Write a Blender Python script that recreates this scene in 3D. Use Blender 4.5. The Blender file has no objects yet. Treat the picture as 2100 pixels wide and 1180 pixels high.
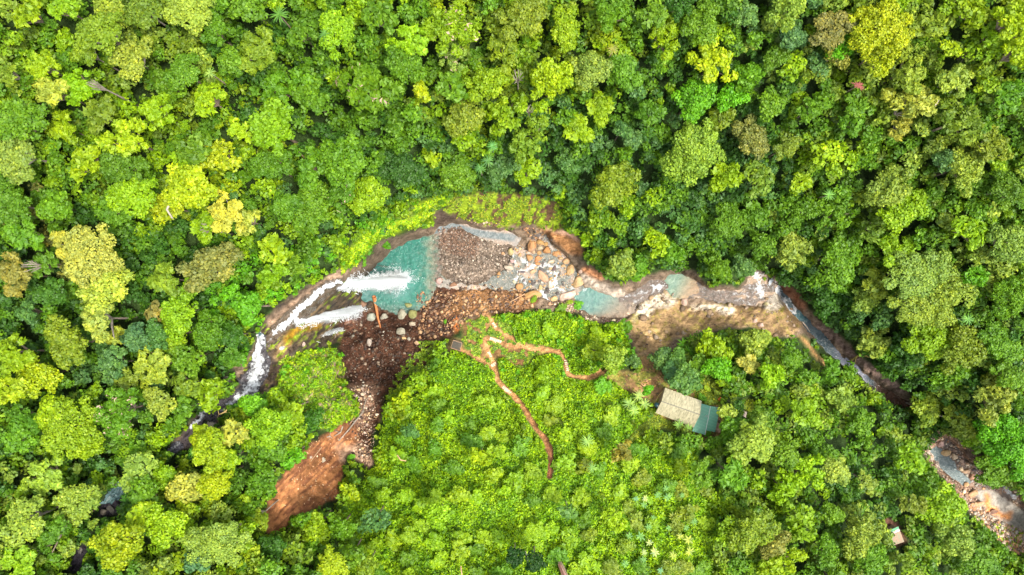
import bpy, math, random
import numpy as np
from mathutils import Vector, Matrix
sc = bpy.context.scene
rng = np.random.default_rng(7); random.seed(7)
# ------------------------------------------------------------------ camera, sky, sun, exposure
H = 182.0; S = 0.13; CX = 1050.0; CY = 590.0        # drone height above the plunge pool, metres per photo pixel there
cam = bpy.data.objects.new('camera', bpy.data.cameras.new('camera')); sc.collection.objects.link(cam)
cam.location = (0, 0, H); cam.rotation_euler = (0, 0, 0)
cam.data.sensor_width = 36; cam.data.lens = 24.0; cam.data.clip_start = 1; cam.data.clip_end = 30000
sc.camera = cam
SUN_EL, SUN_AZ = math.radians(67), math.radians(112)   # azimuth clockwise from +Y
w = bpy.data.worlds.new("World"); sc.world = w; w.use_nodes = True
nt = w.node_tree; sky = nt.nodes.new('ShaderNodeTexSky'); sky.sky_type = 'NISHITA'; sky.sun_disc = False
sky.sun_elevation = SUN_EL; sky.sun_rotation = SUN_AZ; sky.air_density = 1.6; sky.dust_density = 3.0
bg = nt.nodes['Background']; hs = nt.nodes.new('ShaderNodeHueSaturation'); hs.inputs['Saturation'].default_value = 0.3; nt.links.new(sky.outputs[0], hs.inputs['Color']); nt.links.new(hs.outputs[0], bg.inputs[0]); bg.inputs[1].default_value = 0.15
ld = bpy.data.lights.new('sun', 'SUN'); ld.energy = 2.0; ld.angle = math.radians(12); ld.color = (1.0, 0.93, 0.80)
sun = bpy.data.objects.new('sun', ld); sc.collection.objects.link(sun)
sd = Vector((math.sin(SUN_AZ)*math.cos(SUN_EL), math.cos(SUN_AZ)*math.cos(SUN_EL), math.sin(SUN_EL)))
sun.rotation_euler = sd.to_track_quat('Z', 'Y').to_euler()
sc.view_settings.view_transform = 'Standard'; sc.view_settings.look = 'None'; sc.view_settings.gamma = 1
sc.view_settings.exposure = 1.62
sc.render.resolution_x = 1024; sc.render.resolution_y = 575
try:
    sc.cycles.transparent_max_bounces = 12; sc.cycles.max_bounces = 9; sc.cycles.diffuse_bounces = 6
except Exception: pass
col = sc.collection

# ------------------------------------------------------------------ helpers
def W3(px, py, z):
    k = S*(H-z)/H
    return np.stack([(np.asarray(px, float)-CX)*k, -(np.asarray(py, float)-CY)*k, np.asarray(z, float)+0*k], -1)
def tag(o, label=None, cat=None, group=None, kind=None):
    if label: o['label'] = label
    if cat: o['category'] = cat
    if group: o['group'] = group
    if kind: o['kind'] = kind
    return o
def empty(name, loc, rz=0.0):
    o = bpy.data.objects.new(name, None); col.objects.link(o); o.location = loc; o.rotation_euler = (0, 0, rz)
    o.empty_display_size = 0.3
    return o
def npmesh(name, V, F, attrs=None, smooth=False):
    """V (n,3), F (m,k) with constant k; attrs: name -> (domain, array)"""
    me = bpy.data.meshes.new(name); V = np.asarray(V, np.float32); F = np.asarray(F, np.int32); m, k = F.shape
    me.vertices.add(len(V)); me.vertices.foreach_set('co', V.ravel())
    me.loops.add(m*k); me.loops.foreach_set('vertex_index', F.ravel())
    me.polygons.add(m); me.polygons.foreach_set('loop_start', np.arange(0, m*k, k, dtype=np.int32))
    try: me.polygons.foreach_set('loop_total', np.full(m, k, np.int32))
    except Exception: pass
    me.update(calc_edges=True)
    if smooth: me.polygons.foreach_set('use_smooth', np.ones(m, bool))
    for an, (dom, arr) in (attrs or {}).items():
        arr = np.asarray(arr, np.float32)
        if arr.ndim == 1:
            a = me.attributes.new(an, 'FLOAT', dom); a.data.foreach_set('value', arr)
        else:
            if arr.shape[1] == 3: arr = np.concatenate([arr, np.ones((len(arr), 1), np.float32)], 1)
            a = me.attributes.new(an, 'FLOAT_COLOR', dom); a.data.foreach_set('color', arr.ravel())
    me.validate(); return me
def link(name, me, mat=None, parent=None):
    o = bpy.data.objects.new(name, me); col.objects.link(o)
    if mat is not None and len(me.materials) == 0: me.materials.append(mat)
    if parent is not None: o.parent = parent
    return o
TAB = rng.random((8, 256, 256))
def vn(x, y, s=0):
    x = np.asarray(x, float); y = np.asarray(y, float); xi = np.floor(x).astype(int); yi = np.floor(y).astype(int)
    fx = x-xi; fy = y-yi; fx = fx*fx*(3-2*fx); fy = fy*fy*(3-2*fy); T = TAB[s % 8]; a = (xi+s*37) & 255; b = (yi+s*91) & 255
    a1 = (a+1) & 255; b1 = (b+1) & 255
    return (T[a, b]*(1-fx)+T[a1, b]*fx)*(1-fy)+(T[a, b1]*(1-fx)+T[a1, b1]*fx)*fy
def fbm(x, y, s=0, o=4):
    r = 0; a = 1.0; t = 0
    for i in range(o): r = r+a*vn(x*2**i+i*17.3, y*2**i+i*9.1, s+i); t += a; a *= 0.55
    return r/t
def inpoly(X, Y, P):
    c = np.zeros(X.shape, bool); n = len(P)
    for i in range(n):
        x1, y1 = P[i]; x2, y2 = P[(i+1) % n]
        if y1 == y2: continue
        t = ((y1 > Y) != (y2 > Y)) & (X < (x2-x1)*(Y-y1)/(y2-y1)+x1)
        c ^= t
    return c
def dline(X, Y, P):
    d = np.full(X.shape, 1e9); along = np.zeros(X.shape)
    for (x1, y1), (x2, y2) in zip(P[:-1], P[1:]):
        vx, vy = x2-x1, y2-y1; L = vx*vx+vy*vy+1e-9
        t = np.clip(((X-x1)*vx+(Y-y1)*vy)/L, 0, 1)
        d = np.minimum(d, np.hypot(X-x1-t*vx, Y-y1-t*vy))
    return d
def sstep(a, b, x):
    t = np.clip((x-a)/(b-a), 0, 1); return t*t*(3-2*t)

# ------------------------------------------------------------------ materials
MATS = {}
def newmat(name):
    m = bpy.data.materials.new(name); m.use_nodes = True; MATS[name] = m
    n = m.node_tree.nodes; l = m.node_tree.links
    return m, n, l, n['Principled BSDF']
def math_node(n, l, op, a, b=None):
    q = n.new('ShaderNodeMath'); q.operation = op
    for i, v in enumerate((a, b)):
        if v is None: continue
        if isinstance(v, (int, float)): q.inputs[i].default_value = v
        else: l.new(v, q.inputs[i])
    return q.outputs[0]
def mixc(n, l, fac, a, b, mode='MIX'):
    q = n.new('ShaderNodeMix'); q.data_type = 'RGBA'; q.blend_type = mode
    for idx, v in ((0, fac), (6, a), (7, b)):
        if isinstance(v, (int, float)): q.inputs[idx].default_value = v
        elif isinstance(v, tuple): q.inputs[idx].default_value = (*v, 1)
        else: l.new(v, q.inputs[idx])
    return q.outputs[2]
def noise(n, l, scale, detail=4, rough=0.6, vec=None, out=0):
    q = n.new('ShaderNodeTexNoise'); q.inputs['Scale'].default_value = scale; q.inputs['Detail'].default_value = detail
    q.inputs['Roughness'].default_value = rough
    if vec is not None: l.new(vec, q.inputs['Vector'])
    return q.outputs[out]
def geo_pos(n): return n.new('ShaderNodeNewGeometry').outputs['Position']
def objco(n): return n.new('ShaderNodeTexCoord').outputs['Object']
def ramp(n, l, fac, stops):
    q = n.new('ShaderNodeValToRGB'); l.new(fac, q.inputs[0]); e = q.color_ramp.elements
    while len(e) < len(stops): e.new(0.5)
    for el, (p, c) in zip(e, stops): el.position = p; el.color = (*c, 1) if len(c) == 3 else c
    return q.outputs[0]
def bump(n, l, h, strength=0.5, dist=0.1, to=None):
    q = n.new('ShaderNodeBump'); q.inputs['Strength'].default_value = strength; q.inputs['Distance'].default_value = dist
    l.new(h, q.inputs['Height'])
    if to is not None: l.new(q.outputs[0], to.inputs['Normal'])
    return q.outputs[0]

def foliage_mat(name, use_attr, pink=False):
    m, n, l, b = newmat(name)
    if use_attr:
        a = n.new('ShaderNodeAttribute'); a.attribute_name = 'Col'; basec = a.outputs['Color']
    else:
        basec = n.new('ShaderNodeObjectInfo').outputs['Color']
    t = n.new('ShaderNodeAttribute'); t.attribute_name = 'tint'; tf = t.outputs['Fac']
    tc = ramp(n, l, tf, [(0, (0.34, 0.5, 0.6)), (0.45, (0.88, 0.94, 0.9)), (0.8, (1.3, 1.22, 0.8)), (1.0, (2.1, 1.8, 1.0))])
    c = mixc(n, l, 1.0, basec, tc, 'MULTIPLY')
    if pink:
        f = math_node(n, l, 'GREATER_THAN', tf, 0.86)
        c = mixc(n, l, f, c, (0.48, 0.33, 0.26))
    l.new(c, b.inputs['Base Color']); b.inputs['Roughness'].default_value = 0.55; b.inputs['Specular IOR Level'].default_value = 0.35
    tr = n.new('ShaderNodeBsdfTranslucent'); l.new(c, tr.inputs['Color'])
    mx = n.new('ShaderNodeMixShader'); mx.inputs[0].default_value = 0.3
    l.new(b.outputs[0], mx.inputs[1]); l.new(tr.outputs[0], mx.inputs[2]); l.new(mx.outputs[0], n['Material Output'].inputs[0])
    return m
M_LEAF = foliage_mat('leaf', False); M_LEAFP = foliage_mat('leaf_flowering', False, True); M_STUFF = foliage_mat('leaf_undergrowth', True)

def ground_mat():
    m, n, l, b = newmat('ground')
    a = n.new('ShaderNodeAttribute'); a.attribute_name = 'Col'
    rk = n.new('ShaderNodeAttribute'); rk.attribute_name = 'rock'; pb = n.new('ShaderNodeAttribute'); pb.attribute_name = 'pebble'
    p = geo_pos(n)
    n1 = noise(n, l, 1.1, 6, 0.7, p); n2 = noise(n, l, 0.25, 4, 0.6, p)
    v1 = ramp(n, l, n1, [(0.25, (0.5, 0.48, 0.46)), (0.5, (1, 1, 1)), (0.75, (1.5, 1.5, 1.5))])
    v2 = ramp(n, l, n2, [(0.3, (0.75, 0.75, 0.75)), (0.7, (1.25, 1.25, 1.22))])
    c = mixc(n, l, 1, a.outputs['Color'], v1, 'MULTIPLY'); c = mixc(n, l, 1, c, v2, 'MULTIPLY')
    # bedding layers and cracks of the bare rock
    mp = n.new('ShaderNodeMapping'); mp.inputs['Rotation'].default_value = (0, 0, 0.6); l.new(p, mp.inputs[0])
    mp.inputs['Scale'].default_value = (0.22, 1.5, 0.6)
    wv = noise(n, l, 0.8, 8, 0.62, mp.outputs[0])
    mp2 = n.new('ShaderNodeMapping'); mp2.inputs['Rotation'].default_value = (0, 0, -0.5); mp2.inputs['Scale'].default_value = (0.35, 1, 0.5); l.new(p, mp2.inputs[0])
    ck = noise(n, l, 0.5, 3, 0.5, mp2.outputs[0]); ckm = ramp(n, l, ck, [(0.485, (1, 1, 1)), (0.5, (0.45, 0.4, 0.36)), (0.515, (1, 1, 1))])
    lay = ramp(n, l, wv, [(0.3, (0.55, 0.52, 0.48)), (0.45, (0.95, 0.95, 0.95)), (0.6, (1.15, 1.13, 1.1)), (0.72, (1.4, 1.38, 1.33))])
    lay = mixc(n, l, 1, lay, ckm, 'MULTIPLY')
    layer = mixc(n, l, 1, c, lay, 'MULTIPLY'); c = mixc(n, l, rk.outputs['Fac'], c, layer)
    # pebbles
    vo = n.new('ShaderNodeTexVoronoi'); vo.inputs['Scale'].default_value = 2.2; l.new(p, vo.inputs[0])
    sep = n.new('ShaderNodeSeparateColor'); l.new(vo.outputs['Color'], sep.inputs[0])
    pr = ramp(n, l, sep.outputs[0], [(0, (0.35, 0.32, 0.3)), (0.5, (0.9, 0.88, 0.86)), (0.85, (1.5, 1.5, 1.5)), (1, (2.5, 2.5, 2.5))])
    pc = mixc(n, l, 1, c, pr, 'MULTIPLY'); c = mixc(n, l, pb.outputs['Fac'], c, pc)
    l.new(c, b.inputs['Base Color']); b.inputs['Roughness'].default_value = 0.95; b.inputs['Specular IOR Level'].default_value = 0.15
    hh = math_node(n, l, 'ADD', n1, math_node(n, l, 'MULTIPLY', wv, math_node(n, l, 'MULTIPLY', rk.outputs['Fac'], 0.8)))
    hh = math_node(n, l, 'SUBTRACT', hh, math_node(n, l, 'MULTIPLY', vo.outputs['Distance'], math_node(n, l, 'MULTIPLY', pb.outputs['Fac'], 1.0)))
    bump(n, l, hh, 0.9, 0.5, b); return m
M_GROUND = ground_mat()

def water_mat():
    m, n, l, b = newmat('water')
    a = n.new('ShaderNodeAttribute'); a.attribute_name = 'Col'; f = n.new('ShaderNodeAttribute'); f.attribute_name = 'foam'
    p = geo_pos(n)
    n1 = noise(n, l, 0.9, 5, 0.65, p); nf = noise(n, l, 1.5, 7, 0.75, p); nf2 = noise(n, l, 0.45, 3, 0.5, p)
    vr = ramp(n, l, n1, [(0.3, (0.68, 0.76, 0.78)), (0.52, (1, 1, 1)), (0.72, (1.45, 1.35, 1.3))])
    c = mixc(n, l, 1, a.outputs['Color'], vr, 'MULTIPLY')
    s = math_node(n, l, 'ADD', math_node(n, l, 'MULTIPLY', nf, 0.8), math_node(n, l, 'MULTIPLY', nf2, 0.2))
    s = math_node(n, l, 'ADD', s, f.outputs['Fac'])
    q = n.new('ShaderNodeMapRange'); q.inputs[1].default_value = 0.86; q.inputs[2].default_value = 1.16; l.new(s, q.inputs[0])
    fm = math_node(n, l, 'MULTIPLY', q.outputs[0], math_node(n, l, 'GREATER_THAN', f.outputs['Fac'], 0.02))
    c = mixc(n, l, fm, c, (0.66, 0.68, 0.70)); l.new(c, b.inputs['Base Color'])
    rr = n.new('ShaderNodeMapRange'); rr.inputs[3].default_value = 0.12; rr.inputs[4].default_value = 0.9; l.new(fm, rr.inputs[0]); l.new(rr.outputs[0], b.inputs['Roughness'])
    b.inputs['IOR'].default_value = 1.33
    bump(n, l, math_node(n, l, 'ADD', n1, math_node(n, l, 'MULTIPLY', fm, 0.4)), 0.9, 0.5, b); return m
M_WATER = water_mat()

def fall_mat(name, dens):
    m, n, l, b = newmat(name)
    uv = n.new('ShaderNodeAttribute'); uv.attribute_name = 'flow'   # x across 0..1, y along (metres)
    sp = n.new('ShaderNodeSeparateColor'); l.new(uv.outputs['Color'], sp.inputs[0])
    cb = n.new('ShaderNodeCombineXYZ'); l.new(math_node(n, l, 'MULTIPLY', sp.outputs[0], 7), cb.inputs[0]); l.new(math_node(n, l, 'MULTIPLY', sp.outputs[1], 4.0), cb.inputs[1]); l.new(sp.outputs[2], cb.inputs[2])
    ns = noise(n, l, 1.6, 5, 0.6, cb.outputs[0])
    # thin towards the two edges
    e = math_node(n, l, 'MULTIPLY', sp.outputs[0], math_node(n, l, 'SUBTRACT', 1.0, sp.outputs[0]))
    e = math_node(n, l, 'MULTIPLY', e, 4.0)
    a = math_node(n, l, 'ADD', ns, math_node(n, l, 'MULTIPLY', e, dens))
    q = n.new('ShaderNodeMapRange'); q.inputs[1].default_value = 0.55; q.inputs[2].default_value = 1.15; l.new(a, q.inputs[0])
    b.inputs['Base Color'].default_value = (0.76, 0.79, 0.82, 1); b.inputs['Roughness'].default_value = 0.8
    tl = n.new('ShaderNodeBsdfTranslucent'); tl.inputs[0].default_value = (0.76, 0.79, 0.82, 1)
    mx = n.new('ShaderNodeMixShader'); mx.inputs[0].default_value = 0.45; l.new(b.outputs[0], mx.inputs[1]); l.new(tl.outputs[0], mx.inputs[2])
    tp = n.new('ShaderNodeBsdfTransparent'); m2 = n.new('ShaderNodeMixShader'); l.new(q.outputs[0], m2.inputs[0]); l.new(tp.outputs[0], m2.inputs[1]); l.new(mx.outputs[0], m2.inputs[2])
    l.new(m2.outputs[0], n['Material Output'].inputs[0]); return m
M_FALL = fall_mat('falling_water', 1.0); M_FALLT = fall_mat('thin_falling_water', 0.45)

def simple_mat(name, c, rough=0.7, var=0.25, scale=3.0, attr=False, bmp=0.3, metal=0.0, objc=False):
    m, n, l, b = newmat(name); p = objco(n) if not attr else geo_pos(n)
    n1 = noise(n, l, scale, 5, 0.65, p)
    v = ramp(n, l, n1, [(0.3, (1-var*1.5,)*3), (0.7, (1+var*1.5,)*3)])
    if attr:
        a = n.new('ShaderNodeAttribute'); a.attribute_name = 'Col'; cc = a.outputs['Color']
    elif objc: cc = n.new('ShaderNodeObjectInfo').outputs['Color']
    else: cc = c
    r = mixc(n, l, 1, cc, v, 'MULTIPLY'); l.new(r, b.inputs['Base Color']); b.inputs['Roughness'].default_value = rough; b.inputs['Metallic'].default_value = metal
    if bmp: bump(n, l, n1, bmp, 0.1, b)
    return m
M_BARK = simple_mat('bark', (0.20, 0.15, 0.11), 0.85, 0.3, 4)
M_PALEBARK = simple_mat('pale_bark', (0.27, 0.225, 0.18), 0.85, 0.25, 4)
M_LOG = simple_mat('log_wood', (0.36, 0.22, 0.12), 0.8, 0.3, 3)
M_REDWOOD = simple_mat('fresh_broken_wood', (0.42, 0.15, 0.05), 0.8, 0.25, 2)
M_ROCKS = simple_mat('rubble_stone', None, 0.85, 0.25, 3, attr=True)
def boulder_mat():
    m, n, l, b = newmat('boulder_stone'); p = objco(n); oc = n.new('ShaderNodeObjectInfo').outputs['Color']
    n1 = noise(n, l, 1.4, 6, 0.7, p); n2 = noise(n, l, 0.6, 3, 0.6, p)
    v = ramp(n, l, n1, [(0.3, (0.55, 0.52, 0.5)), (0.5, (0.95, 0.95, 0.95)), (0.7, (1.35, 1.33, 1.3))])
    c = mixc(n, l, 1, oc, v, 'MULTIPLY')
    c = mixc(n, l, ramp(n, l, n2, [(0.5, (0, 0, 0)), (0.62, (0.5, 0.5, 0.5))]), c, (0.16, 0.14, 0.12))
    l.new(c, b.inputs['Base Color']); b.inputs['Roughness'].default_value = 0.8; bump(n, l, n1, 0.8, 0.25, b); return m
M_BOULDER = boulder_mat()
def roof_mat(name, base, stain, rib=1.0, lines=None, stain_amt=0.5, axis=0):
    """sheet roofing in the roof's own object coordinates: ribs along Y, lap lines across"""
    m, n, l, b = newmat(name); p = objco(n)
    sep = n.new('ShaderNodeSeparateXYZ'); l.new(p, sep.inputs[0])
    mp = n.new('ShaderNodeMapping'); mp.inputs['Scale'].default_value = (2.2, 0.7, 1) if axis == 0 else (0.7, 2.2, 1); l.new(p, mp.inputs[0])
    n1 = noise(n, l, 1.3, 6, 0.75, mp.outputs[0])
    f = ramp(n, l, n1, [(0.36, (0, 0, 0)), (0.62, (stain_amt,)*3)])
    c = mixc(n, l, f, base, stain)
    wv = math_node(n, l, 'SINE', math_node(n, l, 'MULTIPLY', sep.outputs[axis], 2*math.pi/rib))
    dk = n.new('ShaderNodeMapRange'); dk.inputs[1].default_value = -1; dk.inputs[2].default_value = 1; dk.inputs[3].default_value = 0.9; dk.inputs[4].default_value = 1.06; l.new(wv, dk.inputs[0])
    cm = n.new('ShaderNodeVectorMath'); cm.operation = 'SCALE'; l.new(c, cm.inputs[0]); l.new(dk.outputs[0], cm.inputs['Scale']); c = cm.outputs[0]
    if lines:
        fr = math_node(n, l, 'FRACT', math_node(n, l, 'DIVIDE', sep.outputs[axis], lines))
        g = math_node(n, l, 'LESS_THAN', fr, 0.09)
        g = math_node(n, l, 'MULTIPLY', g, math_node(n, l, 'MULTIPLY', n1, 0.7))
        c = mixc(n, l, g, c, (0.28, 0.38, 0.31))
    l.new(c, b.inputs['Base Color']); b.inputs['Roughness'].default_value = 0.55
    bump(n, l, wv, 0.25, 0.05, b); return m
M_CREAM = roof_mat('weathered_cream_sheet', (0.37, 0.335, 0.215), (0.13, 0.12, 0.065), 0.25, None, 0.85)
M_GREEN = roof_mat('green_sheet_metal', (0.085, 0.28, 0.18), (0.10, 0.19, 0.13), 0.3, 0.72, 0.5, axis=1)
M_RUST = roof_mat('rusted_green_sheet', (0.11, 0.16, 0.09), (0.26, 0.12, 0.07), 0.3, None, 1.0)
M_WALL = simple_mat('painted_wall', (0.3, 0.22, 0.14), 0.8, 0.2, 2)
M_TRIM = simple_mat('pale_trim', (0.4, 0.44, 0.38), 0.6, 0.1, 2)
M_DARK = simple_mat('dark_weathered_wood', (0.075, 0.065, 0.05), 0.8, 0.3, 5)
M_BROWNR = roof_mat('brown_sheet', (0.14, 0.06, 0.045), (0.2, 0.12, 0.09), 0.3, None, 0.6)
M_BLUE = simple_mat('blue_plastic', (0.07, 0.17, 0.2), 0.4, 0.1, 2)
M_SKIN = simple_mat('skin', (0.45, 0.27, 0.18), 0.6, 0.05, 2); M_WHITE = simple_mat('white_cloth', (0.75, 0.73, 0.7), 0.8, 0.05, 3)
M_DCLOTH = simple_mat('dark_cloth', (0.05, 0.03, 0.035), 0.8, 0.1, 3); M_HAIR = simple_mat('dark_hair', (0.02, 0.015, 0.012), 0.6, 0.1, 3)
M_RED = simple_mat('orange_red_blossom', (0.6, 0.12, 0.02), 0.6, 0.2, 3); M_ROSETTE = foliage_mat('rosette_leaf', False)

# ------------------------------------------------------------------ terrain
CP = [ # px, py, z : the lie of the land
(850,540,-.5),(830,620,-.3),(900,520,0),(900,600,.2),(950,540,.8),(980,500,.5),(1060,490,.3),(1000,580,0),(1120,550,-.3),(1120,610,0),(1170,590,-.8),(1240,625,-2),(1180,520,2),(1210,560,1),(1280,585,1),
(1300,605,-2),(1350,590,-3),(1400,590,-4),(1450,605,-4.5),(1500,605,-4.8),(1550,600,-6),(1548,565,-5.5),(1580,610,-7),(1605,640,-6),(1640,672,-7),(1600,590,-17),(1620,620,-20),(1650,655,-20.5),(1690,700,-21),(1730,740,-21),(1790,790,-21.5),(1860,830,-22),(1900,880,-22),(1950,950,-22.5),(2000,990,-23),(2060,1020,-24),(2100,1060,-24),(2050,1070,-22),(1920,900,-22),
(1350,640,-1.5),(1330,690,1),(1400,660,-1),(1480,650,-1.5),(1550,655,-1.5),(1600,675,-3),
(1100,640,2.5),(1200,665,3),(1000,640,2.5),(1000,700,7),(937,708,7),(1060,720,8),(1160,735,9),(1240,765,12),(1300,760,12),(1320,710,5),(1300,820,14),(1400,770,13),(1400,850,14),(1480,860,14),(1550,830,13),(1020,780,13),(1080,850,19),(1130,970,30),(1060,1100,40),(900,1000,36),(900,880,26),(800,930,28),(800,820,18),(880,770,13),(1250,1000,28),(1250,900,21),(1400,1000,24),(1400,1150,32),(1550,950,14),(1550,1100,18),
(1700,850,2),(1650,760,0),(1620,710,-2),(1800,900,-3),(1800,1000,0),(1840,1095,0),(1700,1150,10),(1950,1120,-12),(1880,960,-14),(2050,1150,-18),(1900,1060,-6),
(800,680,2.5),(740,700,4),(760,770,8),(760,830,14),(740,880,20),(680,920,27),(650,980,34),(570,1060,43),(900,660,3),(860,720,6),(700,770,8),
(690,690,2),(712,658,1.5),(735,632,1),(752,608,.5),(775,590,.2),(720,715,4),
(575,717,45),(590,680,45),(606,656,45),(640,630,45),(678,603,45),(700,587,45),(710,572,44),
(560,760,46),(545,700,47),(520,745,48),(510,790,49),(460,820,50),(410,870,51),(370,915,51.5),(230,1000,53),(170,1140,55),(610,740,43),(640,760,40),(680,760,27),(690,720,12),(640,830,42),(700,830,30),(720,850,22),(600,880,47),(550,950,50),(570,820,47),
(720,560,40),(745,552,30),(775,545,3),(800,512,2),(790,495,20),(760,510,32),(835,492,1.5),(830,470,16),(880,462,6),(890,475,1),(905,435,12),(930,450,3),(960,440,8),(1000,450,5),(1000,400,20),(1060,455,4),(1080,400,20),(1150,425,17),(1150,470,6),(1200,480,10),(1220,520,7),(1280,560,4),(1330,550,3),(1400,540,3),(1450,570,1),(1500,575,0),(1560,540,-2),(1610,570,-8),(1650,610,-11),
(650,560,47),(700,500,44),(780,430,40),(600,480,51),(850,380,38),(950,350,36),(1050,340,33),(1200,400,24),(1200,300,32),(1350,450,14),(1400,330,24),(1500,450,10),(1600,480,6),(1700,560,-2),(1760,660,-6),(1830,740,-8),(1900,800,-10),(1990,900,-12),(2090,990,-14),
(2100,700,8),(2000,600,8),(2100,400,22),(1850,400,16),(1700,350,18),(1550,250,26),(1800,150,32),(2080,100,42),(1500,0,44),(1100,100,46),(1100,-100,55),(700,200,50),(700,0,56),(400,300,54),(400,100,58),(0,0,62),(0,400,60),(250,550,55),(0,750,60),(300,700,53),(450,620,51),(420,740,51),(120,900,58),(350,860,53),(300,940,54),(150,1060,56),(0,1180,62),(400,1080,58),(550,1180,55),(300,1180,60),(800,1180,44),(-200,600,62),(2300,600,10),(1050,1400,50),(1050,-400,60),(-200,-200,65),(2300,-200,50),(-200,1400,65),(2300,1400,-10)]
CPa = np.array(CP, float)
D0 = np.hypot(CPa[:, None, 0]-CPa[None, :, 0], CPa[:, None, 1]-CPa[None, :, 1])
A = np.block([[D0, np.ones((len(CPa), 1))], [np.ones((1, len(CPa))), np.zeros((1, 1))]])
WT = np.linalg.solve(A, np.append(CPa[:, 2], 0))
def outer(start, n=42, s0=3.0, g=1.24):
    r = []; a = start; s = s0
    for i in range(n): s *= g; a += s; r.append(a)
    return np.array(r)
STEP = 3.0
mid = np.arange(-90, 2191, STEP); xs = np.concatenate([(CX-(outer(mid[-1])-CX))[::-1]*1.0, mid, outer(mid[-1])])
midy = np.arange(-90, 1271, STEP); ys = np.concatenate([(CY-(outer(midy[-1])-CY))[::-1], midy, outer(midy[-1])])
xs = np.sort(xs); ys = np.sort(ys)
PX, PY = np.meshgrid(xs, ys)
Z = np.full(PX.shape, WT[-1])
cxp, cyp = np.clip(PX, -250, 2350), np.clip(PY, -450, 1500)
for (a, b, c), wgt in zip(CPa, WT[:-1]): Z += wgt*np.hypot(cxp-a, cyp-b)
Z = np.clip(Z, -25, 66)
far = sstep(200, 3000, np.maximum(np.maximum(-PX, PX-2100), np.maximum(-PY, PY-1180))); Z = Z*(1-far)+35*far

WOBX = (fbm(PX/14, PY/14, 1)-.5); WOBY = (fbm(PX/14, PY/14, 3)-.5)
def blur(Mk, k=1):
    for _ in range(k):
        Mk = (Mk+np.roll(Mk, 1, 0)+np.roll(Mk, -1, 0))/3; Mk = (Mk+np.roll(Mk, 1, 1)+np.roll(Mk, -1, 1))/3
    return Mk
def pmask(P, wob=14, k=1): return blur(inpoly(PX+WOBX*wob, PY+WOBY*wob, P).astype(float), k)
BED = [(505,745),(530,690),(545,655),(575,625),(600,605),(640,585),(690,555),(735,545),(762,522),(775,500),(800,488),(835,478),(868,470),(893,462),(890,440),(905,430),(930,438),(960,452),(1000,455),(1060,462),(1100,455),(1130,462),(1165,478),(1190,495),(1195,515),(1190,532),(1215,548),(1240,566),(1262,580),(1290,580),(1330,565),(1370,553),(1400,550),(1428,557),(1440,580),(1460,590),(1485,586),(1510,590),(1528,575),(1533,560),(1548,551),(1570,558),(1590,568),(1612,584),(1634,600),(1645,620),(1668,648),(1692,668),(1718,685),(1738,705),(1765,732),(1788,752),(1805,768),(1832,788),(1860,800),(1872,820),(1884,842),(1860,836),(1830,828),(1800,812),(1785,792),(1762,765),(1728,746),(1695,718),(1672,702),(1650,684),(1628,690),(1590,692),(1560,672),(1530,670),(1490,677),(1440,680),(1400,692),(1385,715),(1350,740),(1310,730),(1290,700),(1280,665),(1255,660),(1220,660),(1195,648),(1165,632),(1130,640),(1100,628),(1000,640),(860,700),(700,700),(600,722),(580,745),(572,790),(545,803),(515,812),(480,830),(455,850),(435,888),(400,908),(370,926),(345,935),(350,912),(385,880),(392,862),(425,838),(465,818),(490,790),(478,750)]
DEB = [(735,636),(703,655),(698,700),(700,745),(712,790),(735,815),(738,850),(720,868),(690,878),(660,900),(625,925),(605,945),(560,998),(548,1030),(550,1090),(580,1085),(600,1058),(640,1045),(690,1020),(703,990),(700,950),(712,932),(735,938),(755,965),(767,940),(758,900),(780,860),(788,820),(800,800),(830,782),(870,755),(890,720),(905,695),(930,690),(945,655),(975,640),(1010,640),(1060,645),(1095,630),(1110,605),(1060,583),(990,580),(930,578),(900,570),(885,600),(860,630),(820,648),(780,636)]
BAR = [(905,475),(945,468),(985,490),(1040,500),(1052,530),(1040,560),(1000,578),(950,584),(925,577),(903,540),(898,500)]
MOSS = [(905,432),(925,405),(960,400),(1000,395),(1060,400),(1110,405),(1145,425),(1152,450),(1140,476),(1100,458),(1070,464),(1030,466),(990,456),(950,450)]
SHELF = [(1300,640),(1320,612),(1350,600),(1388,606),(1410,632),(1450,620),(1520,628),(1560,624),(1588,592),(1612,620),(1648,668),(1625,690),(1590,690),(1530,668),(1440,678),(1380,695),(1350,735),(1310,722),(1290,690),(1287,660)]
SLABR = [(1992,1003),(2030,1003),(2070,1027),(2125,1062),(2125,1100),(2060,1072),(2025,1048),(2005,1025)]
BEDR = [(1893,925),(1915,905),(1925,885),(1950,893),(1990,925),(2010,948),(2040,968),(2080,1003),(2125,1045),(2125,1150),(2060,1125),(2030,1088),(1990,1052),(1962,1012),(1935,980),(1910,955)]
LEFTR = [(200,1060),(205,1035),(230,1000),(250,985),(268,1000),(262,1030),(240,1055),(215,1065)]
LEFT2 = [(140,1170),(150,1135),(175,1110),(182,1125),(160,1175)]
YARD = [(1235,775),(1262,762),(1300,768),(1320,760),(1310,738),(1300,725),(1345,735),(1352,760),(1375,790),(1440,815),(1480,830),(1480,895),(1440,900),(1400,880),(1345,855),(1345,835),(1320,815),(1290,800),(1262,785)]
LAWN1 = [(1425,785),(1445,775),(1475,785),(1478,830),(1450,830),(1425,815)]; LAWN2 = [(1525,828),(1535,820),(1548,828),(1550,845),(1535,855)]
LAWN3 = [(1345,850),(1372,862),(1400,876),(1395,884),(1360,875),(1330,885),(1300,905),(1285,912),(1290,895),(1315,872),(1335,855)]
GRASSP = [(905,780),(930,735),(975,745),(1015,770),(1005,800),(960,830),(920,820)]
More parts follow.
